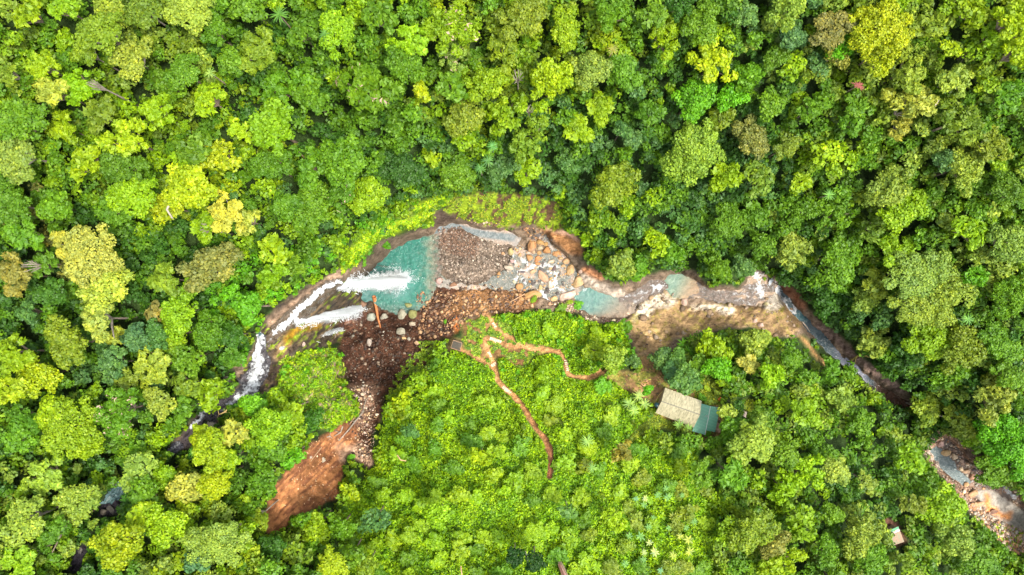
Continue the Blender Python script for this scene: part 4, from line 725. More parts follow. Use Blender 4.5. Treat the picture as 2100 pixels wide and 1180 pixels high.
T = """60,30,34,L,f;135,18,30,L,f;20,20,26,O,f;212,70,52,O,c;235,25,34,P,c;300,25,42,O,c;180,110,30,O,c;395,30,48,P,c;440,62,34,G,c;515,18,36,G,c;95,140,38,L,f;165,178,42,L,f;115,190,34,W,f;272,122,44,P,c;380,150,38,G,c;528,108,46,O,f;475,130,30,G,c;692,66,40,L,c;622,70,30,G,f;590,180,42,G,f;562,262,54,L,c;640,205,36,G,c;350,180,32,G,c;430,205,34,L,f;325,235,42,L,f;262,285,46,Y,f;205,238,36,O,f;130,262,36,L,f;45,250,52,G,c;40,318,50,P,c;15,150,30,O,f;182,335,36,L,f;255,345,42,G,c;452,322,40,Y,b;400,305,36,G,f;492,268,28,Y,f;640,345,44,G,f;705,335,56,G,c;556,340,40,G,c;380,350,36,L,f
840,85,42,L,f;782,40,36,G,f;865,190,20,Y,b;828,135,40,G,c;925,180,34,G,b;1030,105,42,O,f;1072,40,48,O,c;1160,62,40,L,c;1128,165,50,Y,c;1210,145,44,P,c;1258,30,44,G,f;1275,150,44,G,c;1035,235,44,L,f;955,238,46,O,c;1088,285,44,O,f;1228,228,32,Y,f;1360,80,38,L,f;1340,25,36,G,f;1432,50,44,G,c;1460,130,46,Y,f;1422,205,44,V,c;1498,200,32,V,c;1478,245,30,O,f;885,325,21,Y,b;950,290,24,L,b;1160,333,24,B,c;1295,288,24,B,c;1275,268,20,B,c;1262,378,50,O,c;1418,315,62,P,c;1030,345,30,B,c;1082,350,28,L,b;932,350,44,G,c;825,350,42,D,c;1335,235,30,G,f;1185,270,34,L,f
1610,15,44,P,c;1702,62,42,K,c;1800,64,62,Z,c;1795,112,40,Z,c;1865,55,30,O,f;1715,112,30,K,c;1530,30,30,B,c;1622,80,28,B,c;1625,135,30,L,b;1722,98,30,V,b;1862,142,42,P,f;1915,45,36,O,f;1990,25,32,L,b;2075,50,42,Y,f;2085,110,34,Y,c;2035,85,30,L,f;1962,160,44,P,f;1862,205,46,W,f;1845,265,28,W,f;1962,250,46,O,f;1700,312,32,Y,b;1540,285,40,K,c;1610,305,26,O,c;1975,345,42,P,c;1935,330,28,B,c;1820,385,46,P,c;1552,368,36,O,f;1480,365,36,L,f;1640,375,24,L,b;1665,225,34,G,f;2060,390,38,G,c;2030,300,38,O,f;2070,200,34,G,f;1760,215,30,G,f;1745,255,30,G,f;1580,215,34,G,c;1530,160,34,G,c;1590,120,26,G,c
1842,420,50,L,c;1705,440,42,G,f;1612,512,48,P,f;1490,455,38,G,c;1650,430,30,G,c;1722,528,50,G,c;1880,560,60,P,c;1885,625,58,P,c;1935,590,44,P,c;1792,580,32,P,f;1840,510,42,L,f;1690,618,36,D,c;1772,612,30,P,c;1905,695,50,L,c;1975,715,46,O,c;1790,695,38,P,f;1985,475,34,L,f;1998,565,26,V,b;2060,500,42,P,c;2062,610,40,G,c;2045,700,42,G,c;2035,815,48,P,f;1962,862,40,P,f;1900,838,36,P,c;2062,765,36,G,c;2060,905,60,V,c;2030,965,40,G,c;1990,895,24,L,b;1540,440,32,G,f;1790,470,32,O,f;1560,505,28,G,c;1470,545,28,G,c;1520,548,26,B,c;1380,520,28,G,f;1270,545,34,P,c;1310,550,22,G,c;1345,500,30,L,f
1540,905,52,P,c;1500,880,30,G,c;1612,930,34,G,c;1462,714,34,L,c;1532,743,24,W,f;1545,700,32,P,c;1430,745,22,G,f;1470,755,28,V,c;1354,733,28,B,c;1385,742,28,B,c;1407,782,34,B,c;1375,765,22,B,c;1258,735,27,P,c;1297,740,16,B,c;1328,800,13,V,c;1488,848,20,P,c;1513,832,12,D,c;1555,855,26,G,c;1715,963,33,P,c;1642,965,42,L,f;1605,1000,32,L,f;1545,1085,44,O,c;1580,1110,36,K,c;1640,1068,34,L,b;1702,1052,26,G,c;1766,1092,46,P,c;1780,1140,40,G,c;1868,1036,28,O,f;1778,990,24,P,f;1862,940,36,L,b;1930,1045,50,L,c;1955,1100,44,P,c;2010,1150,36,G,c;1602,1152,40,L,f;1690,1130,34,G,c;1856,1150,20,O,f;1500,975,36,G,f;1440,975,30,G,f;1650,850,34,L,f;1720,815,30,P,f;1700,760,28,G,f;1580,770,30,L,f;1620,740,26,G,c;1760,860,30,G,c
370,640,44,L,c;355,685,38,L,c;432,680,38,G,c;190,525,60,W,c;150,510,40,W,f;225,590,48,W,c;205,655,44,W,f;245,690,26,W,f;438,545,54,K,c;392,385,52,Y,c;345,425,34,Y,c;468,438,40,W,f;510,455,28,W,f;420,470,30,L,f;280,405,50,L,c;235,430,36,G,c;339,573,36,O,f;398,580,26,L,b;562,515,34,L,b;318,640,22,K,f;237,746,38,B,f;312,752,42,P,f;280,690,32,B,c;325,690,30,B,c;140,705,48,O,c;55,480,36,G,f;32,565,40,K,f;30,725,46,L,f;80,770,44,Y,c;20,800,36,Y,f;58,640,26,B,f;110,600,34,D,c;90,540,30,G,f;640,430,44,G,c;590,420,34,G,c;120,425,36,G,c;30,420,40,G,c;385,735,36,G,c;480,690,30,D,c;510,630,34,V,c;560,565,30,L,f;600,545,28,G,f;475,730,24,G,f
146,875,60,L,c;110,850,36,L,c;180,910,40,L,c;60,860,36,G,f;40,900,34,G,c;92,975,42,P,f;55,1070,50,P,c;160,1030,44,P,c;110,1090,40,G,f;40,1150,40,L,f;288,965,40,P,f;302,1010,34,G,c;383,1000,36,W,c;340,970,28,L,c;434,925,42,Y,c;415,895,28,Y,c;445,990,38,Y,c;556,872,44,L,c;560,915,34,G,c;480,888,32,W,f;470,945,28,L,c;450,1112,58,P,c;415,1140,36,B,c;340,1075,44,L,c;250,1110,52,Y,c;300,1060,36,Y,f;430,808,34,L,b;385,790,28,O,f;532,1060,28,O,f;605,1128,36,O,b;682,1160,38,Y,c;650,1085,34,L,c;560,1120,28,D,c;540,985,34,G,c;600,935,26,V,b;330,825,30,P,c;265,780,30,O,f;520,830,28,V,c;640,860,26,D,c;600,842,28,L,f;375,840,26,G,f
985,936,22,Y,b;842,885,18,B,c;771,1065,29,B,b;1256,1065,27,Y,f;755,1160,26,O,c;1055,1142,24,X,c;1098,1152,24,X,c;1275,928,22,K,f;1166,1050,18,B,b;900,1055,30,L,c;700,1080,30,G,c;720,1140,28,G,b;1190,600,0,G,c"""
used = []
for t_ in T.replace('\n', ';').split(';'):
    x, y, r, ch, kd = t_.split(','); x, y, r = float(x), float(y), float(r)
    if r < 5: continue
    used.append((x, y, r)); place_tree(x, y, r, ch, kd, pale=ch in 'WOP' and random.random() < .4)
for x, y, r, ch in ((748,182,58,'G'),(930,60,56,'L'),(250,845,52,'G'),(700,400,34,'G'),(930,115,34,'P')):
    used.append((x, y, r)); place_tree(x, y, r, ch, 'f', flower=True)
nhand = len(used)
REG = [(100,80,"LLOG"),(300,80,"OOGP"),(550,100,"GLGD"),(800,80,"LGGL"),(1000,80,"LGOY"),(1200,100,"LGYO"),(1400,60,"GGDL"),(1600,80,"GGBP"),(1800,100,"GOLP"),(2050,80,"LGOY"),(80,300,"GGLL"),(300,280,"LLOG"),(500,300,"LYGG"),(750,300,"GGDG"),(900,380,"DDGB"),(1000,250,"OLGY"),(1150,380,"DDBG"),(1300,300,"GDBD"),(1500,320,"GDDB"),(1050,330,"DDGB"),(750,390,"DDG"),(1500,240,"DDG"),(300,580,"DDG"),(1700,620,"DDB"),(1850,760,"DDG"),(1700,300,"GLGO"),(1900,300,"OPGG"),(2050,350,"LGPG"),(50,500,"GDGK"),(250,480,"LGGD"),(600,480,"GLGB"),(720,420,"GDLG"),(700,510,"LLV"),(1250,480,"GLGD"),(1400,450,"GGBD"),(1600,500,"GPDG"),(1750,520,"GGOL"),(2000,500,"GLGP"),(1750,650,"DGBG"),(1950,780,"GPDG"),(2080,720,"GPGD"),(50,650,"GDBG"),(250,750,"BGPG"),(430,750,"GDGL"),(60,850,"GDGL"),(250,900,"GLGB"),(200,1030,"DGGP"),(60,1100,"LPGG"),(400,1050,"LYPL"),(560,800,"LLYV"),(600,590,"LGV"),(700,530,"LLG"),(780,460,"LLV"),(860,425,"LGO"),(540,650,"LV"),(1170,440,"LLG"),(950,400,"LOG"),(520,970,"GLGG"),(640,790,"LLYV"),(650,850,"LG"),(620,1120,"GLGO"),(1500,720,"GPLG"),(1600,800,"LGGP"),(1750,850,"GLGP"),(1600,950,"GLLP"),(1750,1000,"GPGD"),(1900,980,"GPG"),(1600,1130,"GLOG"),(1900,1150,"GLGP"),(2050,1150,"GGL"),(900,900,"LGGL"),(1000,1050,"LLLG"),(1150,850,"LGLO"),(1150,700,"LLV"),(1350,1000,"GLOG"),(750,850,"LLY"),(850,1100,"LLG")]
RGp = np.array([(a, b) for a, b, _ in REG], float)
def regc(x, y):
    d = np.hypot(RGp[:, 0]-x+random.uniform(-60, 60), RGp[:, 1]-y+random.uniform(-60, 60)); return random.choice(REG[int(np.argmin(d))][2])
ring = np.array([(math.cos(a), math.sin(a)) for a in np.linspace(0, 6.28, 10)[:-1]]+[(0, 0)])
def free_ok(x, y, r, f=.75):
    b = samp(bareb, x+ring[:, 0]*r*f, y+ring[:, 1]*r*f); return b.max() < .35
def in_scrub(x, y): return samp(scrub, x, y) > .5
N_TREE = 300
for r0, tries in ((40, 500), (34, 900), (29, 1500), (25, 2500), (22, 4000)):
    for _ in range(tries):
        if len(used) >= N_TREE: break
        x, y = random.uniform(-20, 2120), random.uniform(-20, 1200); r = r0*random.uniform(.9, 1.1)
        if in_scrub(x, y) or not free_ok(x, y, r) or inpoly(np.array([x]), np.array([y]), CLIFFV)[0]: continue
        if any((x-a)**2+(y-b)**2 < ((r+c)*.70)**2 for a, b, c in used): continue
        if samp(gr, x, y) > .3: continue
        used.append((x, y, r)); place_tree(x, y, r, regc(x, y), random.choice('cccffb'))
print('trees hand', nhand, 'total', len(used))
ntree = len(used)
# shrubs on the open hillside
shr = []
for r0, tries in ((21, 700), (17, 1500), (14, 3000)):
    for _ in range(tries):
        if len(shr) >= 95: break
        x, y = random.uniform(690, 1480), random.uniform(640, 1190); r = r0*random.uniform(.85, 1.15)
        if not in_scrub(x, y) or not free_ok(x, y, r, .8) or samp(gr, x, y) > .3: continue
        if any((x-a)**2+(y-b)**2 < ((r+c)*.62)**2 for a, b, c in used) or any((x-a)**2+(y-b)**2 < ((r+c)*.72)**2 for a, b, c in shr): continue
        shr.append((x, y, r)); place_tree(x, y, r, regc(x, y), random.choice('cbcf'), shrub=True, hmul=.6)
print('shrubs', len(shr))
label_all(tree_items)

# ------------------------------------------------------------------ undergrowth filling everything between (stuff)
def pal_at(x, y):
    out = np.zeros((len(x), 3)); d = np.hypot(RGp[None, :, 0]-x[:, None]+rng.uniform(-50, 50, (len(x), 1)), RGp[None, :, 1]-y[:, None]+rng.uniform(-50, 50, (len(x), 1))); k = d.argmin(1)
    for i in range(len(x)): out[i] = PALC[random.choice(REG[k[i]][2])]
    return out*rng.uniform(.8, 1.2, (len(x), 1))
def add_bushes(n, r0, r1, hgt, region, dark, leaf, cover, cmul=1.0, zsc=1.0, box=(-60, 2160, -60, 1240)):
    """bush clumps as leaf quads, returned as arrays"""
    x = rng.uniform(box[0], box[1], n*6); y = rng.uniform(box[2], box[3], n*6); k = region(x, y); x, y = x[k][:n], y[k][:n]
    r = rng.uniform(r0, r1, len(x)); ok = samp(bareb, x, y) < .5
    if hgt > 7:
        U = np.array(used); ok &= ((np.hypot(x[:, None]-U[None, :, 0], y[:, None]-U[None, :, 1])-U[None, :, 2]*.8-r[:, None]*.35).min(1) > 0)
    for a in ring[:-1]: ok &= samp(bareb, x+a[0]*r*.55, y+a[1]*r*.55) < .55
    ok &= samp(pathm, x, y) < .1; x, y, r = x[ok], y[ok], r[ok]; z = TZ(x, y)+hgt*rng.uniform(.3, 1.0, len(x)); kk = S*(H-z)/H
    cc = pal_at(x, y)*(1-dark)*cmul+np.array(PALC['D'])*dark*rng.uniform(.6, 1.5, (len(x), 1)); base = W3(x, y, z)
    Pv, Nv, Tv, Cv, Sv = [], [], [], [], []
    protos = [crown_pts(int(math.pi*(r0+r1)**2/4/(leaf*leaf)*cover), 7 if r1 < 22 else 15, .46 if r1 < 22 else .33, .6, 0, 900+i) for i in range(8)]
    for i in range(len(x)):
        P, nr, ti, _ = protos[i % 8]; a = rng.uniform(0, 6.28); ca, sa = math.cos(a), math.sin(a); R_ = r[i]*kk[i]
        P2 = np.stack([P[:, 0]*ca-P[:, 1]*sa, P[:, 0]*sa+P[:, 1]*ca, P[:, 2]*zsc], 1)*R_+base[i]; n2 = np.stack([nr[:, 0]*ca-nr[:, 1]*sa, nr[:, 0]*sa+nr[:, 1]*ca, nr[:, 2]], 1)
        Pv.append(P2); Nv.append(n2); Tv.append(ti); Cv.append(np.repeat(cc[i][None], len(P), 0)); Sv.append(np.full(len(P), leaf*kk[i])*rng.uniform(.7, 1.3, len(P)))
    return [np.concatenate(q) for q in (Pv, Nv, Tv, Cv, Sv)]
nb_ = blur(bareb, 14); nearbank = lambda x, y: (samp(nb_, x, y) > .08) & (samp(bareb, x, y) < .4) & (samp(gr, x, y) < .3)
RIMG = [(515,640),(560,598),(640,552),(700,520),(745,480),(790,450),(850,425),(900,395),(1160,395),(1180,480),(895,470),(830,472),(770,497),(740,532),(700,566),(640,596),(600,616),(560,652),(545,668)]
clvm = blur(inpoly(PX, PY, CLIFFV).astype(float), 1)
forest = lambda x, y: (samp(scrub, x, y) < .5) & (samp(clvm, x, y) < .5) & ~inpoly(x, y, RIMG)
scr = lambda x, y: (samp(scrub, x, y) > .4) & (samp(gr, x, y) < .5)
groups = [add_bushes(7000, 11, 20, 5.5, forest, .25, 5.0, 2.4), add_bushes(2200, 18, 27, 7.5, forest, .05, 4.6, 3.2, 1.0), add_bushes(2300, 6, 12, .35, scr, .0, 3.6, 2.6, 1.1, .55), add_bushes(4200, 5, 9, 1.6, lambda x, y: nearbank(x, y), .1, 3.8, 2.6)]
clg = blur(inpoly(PX, PY, CLIFFG).astype(float)+inpoly(PX, PY, [(510,790),(530,800),(600,600),(700,560),(690,520),(560,560),(520,640)])*1.0, 1)
groups.append(add_bushes(1500, 6, 12, 1.6, lambda x, y: inpoly(x, y, RIMG) & ~inpoly(x, y, MOSS), 0, 3.6, 2.8, 1.1))
groups.append(add_bushes(4200, 22, 34, 6.9, lambda x, y: (x < -25) | (x > 2125) | (y < -25) | (y > 1205), .1, 8.0, 2.2, 1, 1, (-650, 2750, -600, 1780)))
clv = lambda x, y: inpoly(x, y, CLIFFV)
groups.append(add_bushes(420, 6, 12, 1.2, clv, 0, 3.5, 2.4))
Pv, Nv, Tv, Cv, Sv = [np.concatenate([g[i] for g in groups]) for i in range(5)]
V_, F_ = quads(Pv, Nv, Sv, 1.5); print('undergrowth quads', len(F_))
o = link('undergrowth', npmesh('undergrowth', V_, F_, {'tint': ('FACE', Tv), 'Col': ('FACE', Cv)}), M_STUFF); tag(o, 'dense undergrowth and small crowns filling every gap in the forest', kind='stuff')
# low lime carpet of leaves over the open hillside
n_ = 140000; x = rng.uniform(560, 1480, n_*2); y = rng.uniform(640, 1200, n_*2); k = ((samp(scrub, x, y) > rng.random(n_*2)*.6+.2) | ((samp(clvm, x, y) > .4) & (fbm(x/9, y/9, 7) < .5) & (fbm(x/14, y/14, 2) < .62))) & (samp(bareb, x, y) < .45) & (samp(pathm, x, y) < .2); x, y = x[k][:n_], y[k][:n_]
z = TZ(x, y)+.25+1.5*(fbm(x/11, y/11, 4))+rng.uniform(-.25, .25, len(x)); P_ = W3(x, y, z); nr = rng.normal(size=P_.shape)*.75+np.array([0, 0, 1.]); nr /= np.linalg.norm(nr, axis=1)[:, None]
mixf = sstep(.4, .62, fbm(x/40, y/40, 3))[:, None]*.8; cc = 1.1*(np.array([[.19, .32, .002]])*(1-mixf)+np.array([[.115, .25, .003]])*mixf)*(.72+.6*fbm(x/5, y/5, 6))[:, None]
V_, F_ = quads(P_, nr, 3.1*S*(H-z)/H*rng.uniform(.7, 1.3, len(x)), 1.6); o = link('ground_cover', npmesh('ground_cover', V_, F_, {'tint': ('FACE', rng.random(len(x))), 'Col': ('FACE', cc)}), M_STUFF); tag(o, 'low lime green carpet of leafy plants over the open hillside', kind='stuff')
# grass and moss tufts on the open slopes
def tufts(region, n, size, cols, name, label, thr=.5, hgt=.25):
    Pa = np.array(region); x = rng.uniform(Pa[:, 0].min(), Pa[:, 0].max(), n*3); y = rng.uniform(Pa[:, 1].min(), Pa[:, 1].max(), n*3)
    k = inpoly(x+(fbm(x/8, y/8, 1)-.5)*26, y+(fbm(x/8, y/8, 3)-.5)*26, region) & (fbm(x/9, y/9, 5) > thr) & (samp(pathm, x, y) < .3); x, y = x[k][:n], y[k][:n]; z = TZ(x, y); kk = S*(H-z)/H
    P = W3(x, y, z)+np.array([0, 0, 1])*rng.uniform(.05, hgt, (len(x), 1)); nr = rng.normal(size=P.shape)*.5+np.array([0, 0, 1.]); nr /= np.linalg.norm(nr, axis=1)[:, None]
    return P, nr, rng.random(len(x)), np.array(cols)[rng.integers(0, len(cols), len(x))]*rng.uniform(.8, 1.2, (len(x), 1)), size*kk*rng.uniform(.6, 1.4, len(x))
gs = [tufts(MOSS, 5000, 2.6, [(.2,.3,.01),(.27,.3,.03),(.15,.25,.01)], '', '', .52), tufts(GRASSP, 5500, 2.8, [(.30,.36,.05),(.16,.28,.02),(.26,.3,.07),(.2,.34,.01)], '', '', .36), tufts(GRASS2, 5000, 3.2, [(.16,.28,.02),(.2,.27,.03)], '', '', .5), tufts(CLIFFG, 7000, 3.2, [(.26,.42,.004),(.2,.36,.004),(.33,.4,.01)], '', '', .42),
      tufts(CLIFFV, 5000, 3.4, [(.18,.3,.01),(.24,.3,.03),(.12,.24,.01)], '', '', .42), tufts(LAWN1, 1200, 2.5, [(.22,.28,.02)], '', '', .3), tufts(LAWN3, 1200, 2.5, [(.2,.27,.02)], '', '', .3), tufts(YARD, 900, 2.5, [(.2,.22,.03),(.22,.16,.06)], '', '', .5), tufts(SHELF, 250, 2.4, [(.2,.2,.03)], '', '', .66), tufts(LAWN2, 300, 2.5, [(.24,.3,.02)], '', '', .2), tufts([(1990,1060),(2120,1090),(2120,1180),(2030,1150)], 900, 3.2, [(.2,.3,.01)], '', '', .52), tufts([(860,700),(905,700),(905,780),(820,800),(790,850),(800,800)], 2500, 3.2, [(.18,.28,.02)], '', '', .45)]
Pv, Nv, Tv, Cv, Sv = [np.concatenate([g[i] for g in gs]) for i in range(5)]
V_, F_ = quads(Pv, Nv, Sv, 2.2); o = link('grass', npmesh('grass', V_, F_, {'tint': ('FACE', Tv), 'Col': ('FACE', Cv)}), M_STUFF); tag(o, 'grass and moss on the cliff faces, clearings and lawns', kind='stuff')

# ------------------------------------------------------------------ rosette plants, palms
def blade_mesh(name, n, ln, wd, droop, seed, feather=False):
    r = random.Random(seed); V_, F_, ti = [], [], []
    for i in range(n):
        a = 6.2832*i/n+r.uniform(-.2, .2); L_ = ln*r.uniform(.8, 1.1); t0 = r.random(); segs = 6; el = r.uniform(.2, .55); pr = None
        for s in range(segs+1):
            u = s/segs; w_ = wd*math.sin(math.pi*min(1, .12+u*.88))**.7*(1-.0*u); rr = L_*u; zz = L_*(el*u-droop*u*u)
            c = Vector((math.cos(a)*rr, math.sin(a)*rr, zz)); sv = Vector((-math.sin(a), math.cos(a), .0))*w_*.5; o_ = len(V_)
            V_ += [tuple(c-sv+Vector((0, 0, -w_*.1))), tuple(c+Vector((0, 0, w_*.12))), tuple(c+sv+Vector((0, 0, -w_*.1)))]
            if s:
                F_ += [(o_-3, o_-2, o_+1, o_), (o_-2, o_-1, o_+2, o_+1)]; ti += [t0*.6+.3, t0*.6+.2]
    me = npmesh(name, np.array(V_), np.array(F_), {'tint': ('FACE', np.array(ti))}, smooth=True); me.materials.append(M_ROSETTE); return me
ROS = [blade_mesh('leaves', 8, 1, .28, .35, 1), blade_mesh('leaves', 10, 1, .24, .4, 2), blade_mesh('leaves', 7, 1, .32, .3, 3)]
PALMM = [blade_mesh('fronds', 22, 1, .11, .55, 5), blade_mesh('fronds', 26, 1, .1, .5, 6)]
STEM = merge_tubes('stem', [([(0, 0, 0), (.02, .01, .5), (0, 0, 1)], [.09, .07, .06])]); STEM.materials.append(M_BARK)
RO = [(1322.7,1023,10,'p'),(1349,1016,9,'g'),(1365.6,1001,9,'g'),(1369,1020,10,'g'),(1399,1016,8,'g'),(1321,1036,8,'g'),(1304,1023,8,'b'),(1381,1061,12,'y'),(1313,1100,12,'g'),(1290,1100,9,'g'),(1330,1081,8,'g'),(1332,1113,9,'p'),(1343,1133,11,'p'),(1321,1133,9,'p'),(1371,1083,9,'g'),(1407,1083,9,'g'),(1423,1070,9,'g'),(1412,1107,13,'y'),(1414,1131,13,'y'),(1380,1139,11,'y'),(1367,1157,9,'y'),(1282,1157,9,'g'),(1319,1148,9,'g'),(1354,1170,10,'b'),(1395,1100,9,'y'),(1340,1062,7,'g')]
RC = {'p': ((.27,.33,.13), 'pale cream-leaved'), 'g': ((.10,.23,.05), 'silvery green'), 'b': ((.10,.24,.12), 'bluish green'), 'y': ((.24,.29,.04), 'yellow-tipped')}
it = []
for i, (px, py, r, c) in enumerate(RO):
    p = on_ground(px, py); k = S*(H-p.z)/H; R_ = r*k*random.uniform(.8, 1.1); hh = 3.0; q = W3(px, py, p.z+hh)
    root = empty('star_leaved_plant', (q[0], q[1], p.z), random.uniform(0, 6)); a = link('leaves', ROS[i % 3], None, root); a.location = (0, 0, hh); a.scale = (R_,)*3; a.color = (*RC[c][0], 1)
    s = link('stem', STEM, None, root); s.scale = (1.2, 1.2, hh); tag(root, None, 'plant', 'star-leaved plants on the lower hillside')
    it.append((root, f'{"large" if r > 10 else "small"} {RC[c][1]} star-shaped plant', px, py))
for i, (px, py, r, c, ds) in enumerate([(1497,782,18,(.22,.36,.16),'silvery spiky palm'),(572,30,20,(.06,.16,.01),'dark fine-fronded palm'),(1290,828,14,(.26,.4,.08),'pale green long-leaved palm'),(1310,812,13,(.28,.4,.09),'pale green long-leaved palm'),(1322,828,12,(.26,.38,.08),'pale green long-leaved palm'),(1300,842,13,(.24,.38,.07),'pale green long-leaved palm'),(1392,872,12,(.2,.36,.06),'green arching palm'),(1412,878,10,(.2,.36,.06),'green arching palm'),(1570,805,13,(.16,.3,.05),'green arching palm'),(1680,855,13,(.12,.26,.05),'green arching palm'),(1735,985,16,(.1,.2,.07),'grey-green palm'),(395,930,12,(.08,.24,.02),'fresh green palm'),(385,942,9,(.08,.24,.02),'fresh green palm'),(255,1022,11,(.1,.3,.02),'fresh green palm'),(1000,330,14,(.08,.2,.04),'dark fine-fronded palm'),(1205,905,15,(.2,.34,.06),'green arching palm'),(1215,960,12,(.16,.3,.05),'green arching palm'),(1420,700,14,(.14,.38,.01),'vivid green palm'),(1400,706,13,(.14,.38,.01),'vivid green palm'),(1412,722,14,(.12,.34,.01),'vivid green palm'),(665,70,14,(.07,.18,.02),'dark fine-fronded palm'),(1256,102,13,(.2,.2,.03),'olive fine-fronded palm'),(430,150,12,(.2,.3,.05),'pale fine-fronded palm'),(1010,300,12,(.09,.26,.06),'green fine-fronded palm'),(335,590,13,(.09,.2,.04),'green fine-fronded palm'),(1700,400,13,(.12,.28,.04),'green fine-fronded palm'),(1985,655,13,(.12,.28,.04),'green fine-fronded palm'),(985,345,12,(.07,.2,.04),'dark fine-fronded palm')]):
    p = on_ground(px, py); hh = 10.5 if 'fine-fronded' in ds else 4.2; q = W3(px, py, p.z+hh); k = S*(H-p.z-hh)/H; R_ = r*k*1.1
    root = empty('palm', (q[0], q[1], p.z), random.uniform(0, 6)); a = link('fronds', PALMM[i % 2], None, root); a.location = (0, 0, hh); a.scale = (R_,)*3; a.color = (*c, 1)
    s = link('trunk', STEM, None, root); s.scale = (2, 2, hh); tag(root, None, 'palm', 'palms among the trees'); it.append((root, ds, px, py))
label_all(it); it = []
for i, (px, py, r) in enumerate([(1062,158,14),(1850,228,16),(60,545,15),(420,470,12),(190,172,11),(1085,225,10),(1565,1095,11)]):
    z0 = float(TZ(px, py)); hh = 11.5; q = W3(px, py, z0+hh); zg = min(float(ground_under(q[0], q[1], z0)), z0+hh-5); k = S*(H-z0-hh)/H; Rr_ = r*k; rr = random.Random(i)
    root = empty('bare_tree', (q[0], q[1], zg)); hh = z0+hh-zg; t0 = [([(0, 0, -.2), (.1, 0, hh*.5), (0, .1, hh*.75)], [.22, .16, .12])]; o = link('trunk', merge_tubes('trunk', t0), M_PALEBARK, root)
    bl = []
    for b in range(9):
        a = b*.698+rr.uniform(-.2, .2); L_ = Rr_*rr.uniform(.6, 1.1); e = (math.cos(a)*L_, math.sin(a)*L_, hh+rr.uniform(-.4, .5)); m1 = (e[0]*.5+rr.uniform(-.2, .2), e[1]*.5+rr.uniform(-.2, .2), hh*.9); bl.append(([(0, .1, hh*.74), m1, e], [.1, .07, .03]))
        for q_ in range(2):
            a2 = a+rr.uniform(-.7, .7); bl.append(([m1, (m1[0]+math.cos(a2)*L_*.45, m1[1]+math.sin(a2)*L_*.45, hh+rr.uniform(-.1, .5))], [.05, .02]))
    link('limbs', merge_tubes('limbs', bl), M_PALEBARK, root); tag(root, None, 'bare tree', 'leafless trees in the canopy'); it.append((root, 'leafless pale-branched tree among green crowns', px, py))
label_all(it)
# garden plants
gi = []
for px, py, r, c, ds in [(1450,797,6,'Y','bright yellow garden bush'),(1471,805,7,'P','pale garden bush'),(1440,815,9,'V','rounded green garden bush'),(1452,826,9,'P','pale spotted garden bush'),(1487,797,8,'L','lime garden bush'),(1438,772,7,'D','dark garden bush'),(1465,786,6,'O','olive garden bush'),(1487,812,8,'G','green garden bush'),(1452,886,9,'V','rounded green garden bush'),(1392,866,8,'Y','bright yellow garden bush'),(1420,872,9,'V','rounded green garden bush'),(1505,808,10,'L','lime garden bush'),(1580,565,6,'L','lime bush leaning over the foam'),(1568,572,4,'L','tiny lime bush'),(1168,620,6,'Y','bright lime bush by the pale boulder'),(1185,628,12,'V','vivid bush at the pool edge'),(1152,632,12,'G','green bush under the pale boulder'),(790,500,12,'V','vivid bush hanging over the plunge pool'),(745,540,8,'V','vivid cliff-edge bush'),(720,938,8,'V','vivid bush inside the landslide fork'),(1095,614,7,'L','lime bush under the long boulder'),(560,1010,10,'D','dark bush at the landslide edge'),(620,1060,9,'G','green bush in the landslide foot'),(1255,668,12,'V','vivid bush on the pool bank'),(1285,668,14,'G','green bush on the pool bank'),(985,700,6,'L','lime tuft beside the path bend'),(913,660,4,'V','tiny green tuft on the debris')]:
    g = place_tree(px, py, r, c, 'b' if r > 8 else 'c', shrub=True, hmul=.5); g['group'] = 'garden and bank bushes'; g['category'] = 'bush'; tree_items.pop(); gi.append((g, ds, px, py))
label_all(gi)
rb = empty('flowering_bush', on_ground(1476, 818)); P, nr, ti, L = crown_pts(160, 6, .45, .6, 0, 77); V_, F_ = quads(P, nr, .28, 1.3); mz = npmesh('blossom', V_, F_, {'tint': ('FACE', ti)})
a = link('blossom', mz, M_RED, rb); a.location = (0, 0, .8); a.scale = (.65, .65, .6); s = link('stem', STEM, None, rb); s.scale = (.6, .6, .8); tag(rb, 'small round bush with orange-red blossom on the lawn beside the house', 'bush')

# ------------------------------------------------------------------ logs, dead wood
def log(name, pts, r0, r1, mat, label, cat, lift=.35, branches=()):
    w_ = [np.array(on_ground(x, y, lift+dz)) for x, y, dz in pts]; c0 = w_[0].copy()
    T_l = [([tuple(q-c0) for q in w_], list(np.linspace(r0, r1, len(w_))))]
    for bp in branches:
        b_ = [np.array(on_ground(x, y, lift+dz)) for x, y, dz in bp]; T_l.append(([tuple(q-c0) for q in b_], list(np.linspace(r1*1.1, r1*.4, len(b_)))))
    o = link(name, merge_tubes(name, T_l), mat); o.location = c0; tag(o, label, cat); return o
log('log', [(769.5,609,1.2),(773,630,.8),(776,652,.5),(781,672,.1)], .55, .2, M_REDWOOD, 'orange split log leaning from the debris into the turquoise pool', 'log')
log('log', [(752,819,.4),(748,832,.5),(744,846,.3)], .16, .1, M_PALEBARK, 'short pale stick at the neck of the landslide', 'log')
log('log', [(747,842,.3),(731,862,.8),(715,882,.6),(696,903,.2)], .22, .12, M_PALEBARK, 'longest pale trunk lying across the landslide neck', 'log', branches=[[(731,862,.8),(722,862,1.0)]])
log('log', [(743,838,.3),(731,852,.6),(719,868,.3)], .2, .1, M_LOG, 'brown trunk beside the longest pale trunk on the landslide', 'log')
log('fallen_limb', [(704,874,.2),(700,886,.5),(686,894,.2)], .18, .08, M_PALEBARK, 'crooked pale branch on the orange landslide soil', 'branch', branches=[[(700,886,.5),(690,882,.6),(692,880,.3)]])
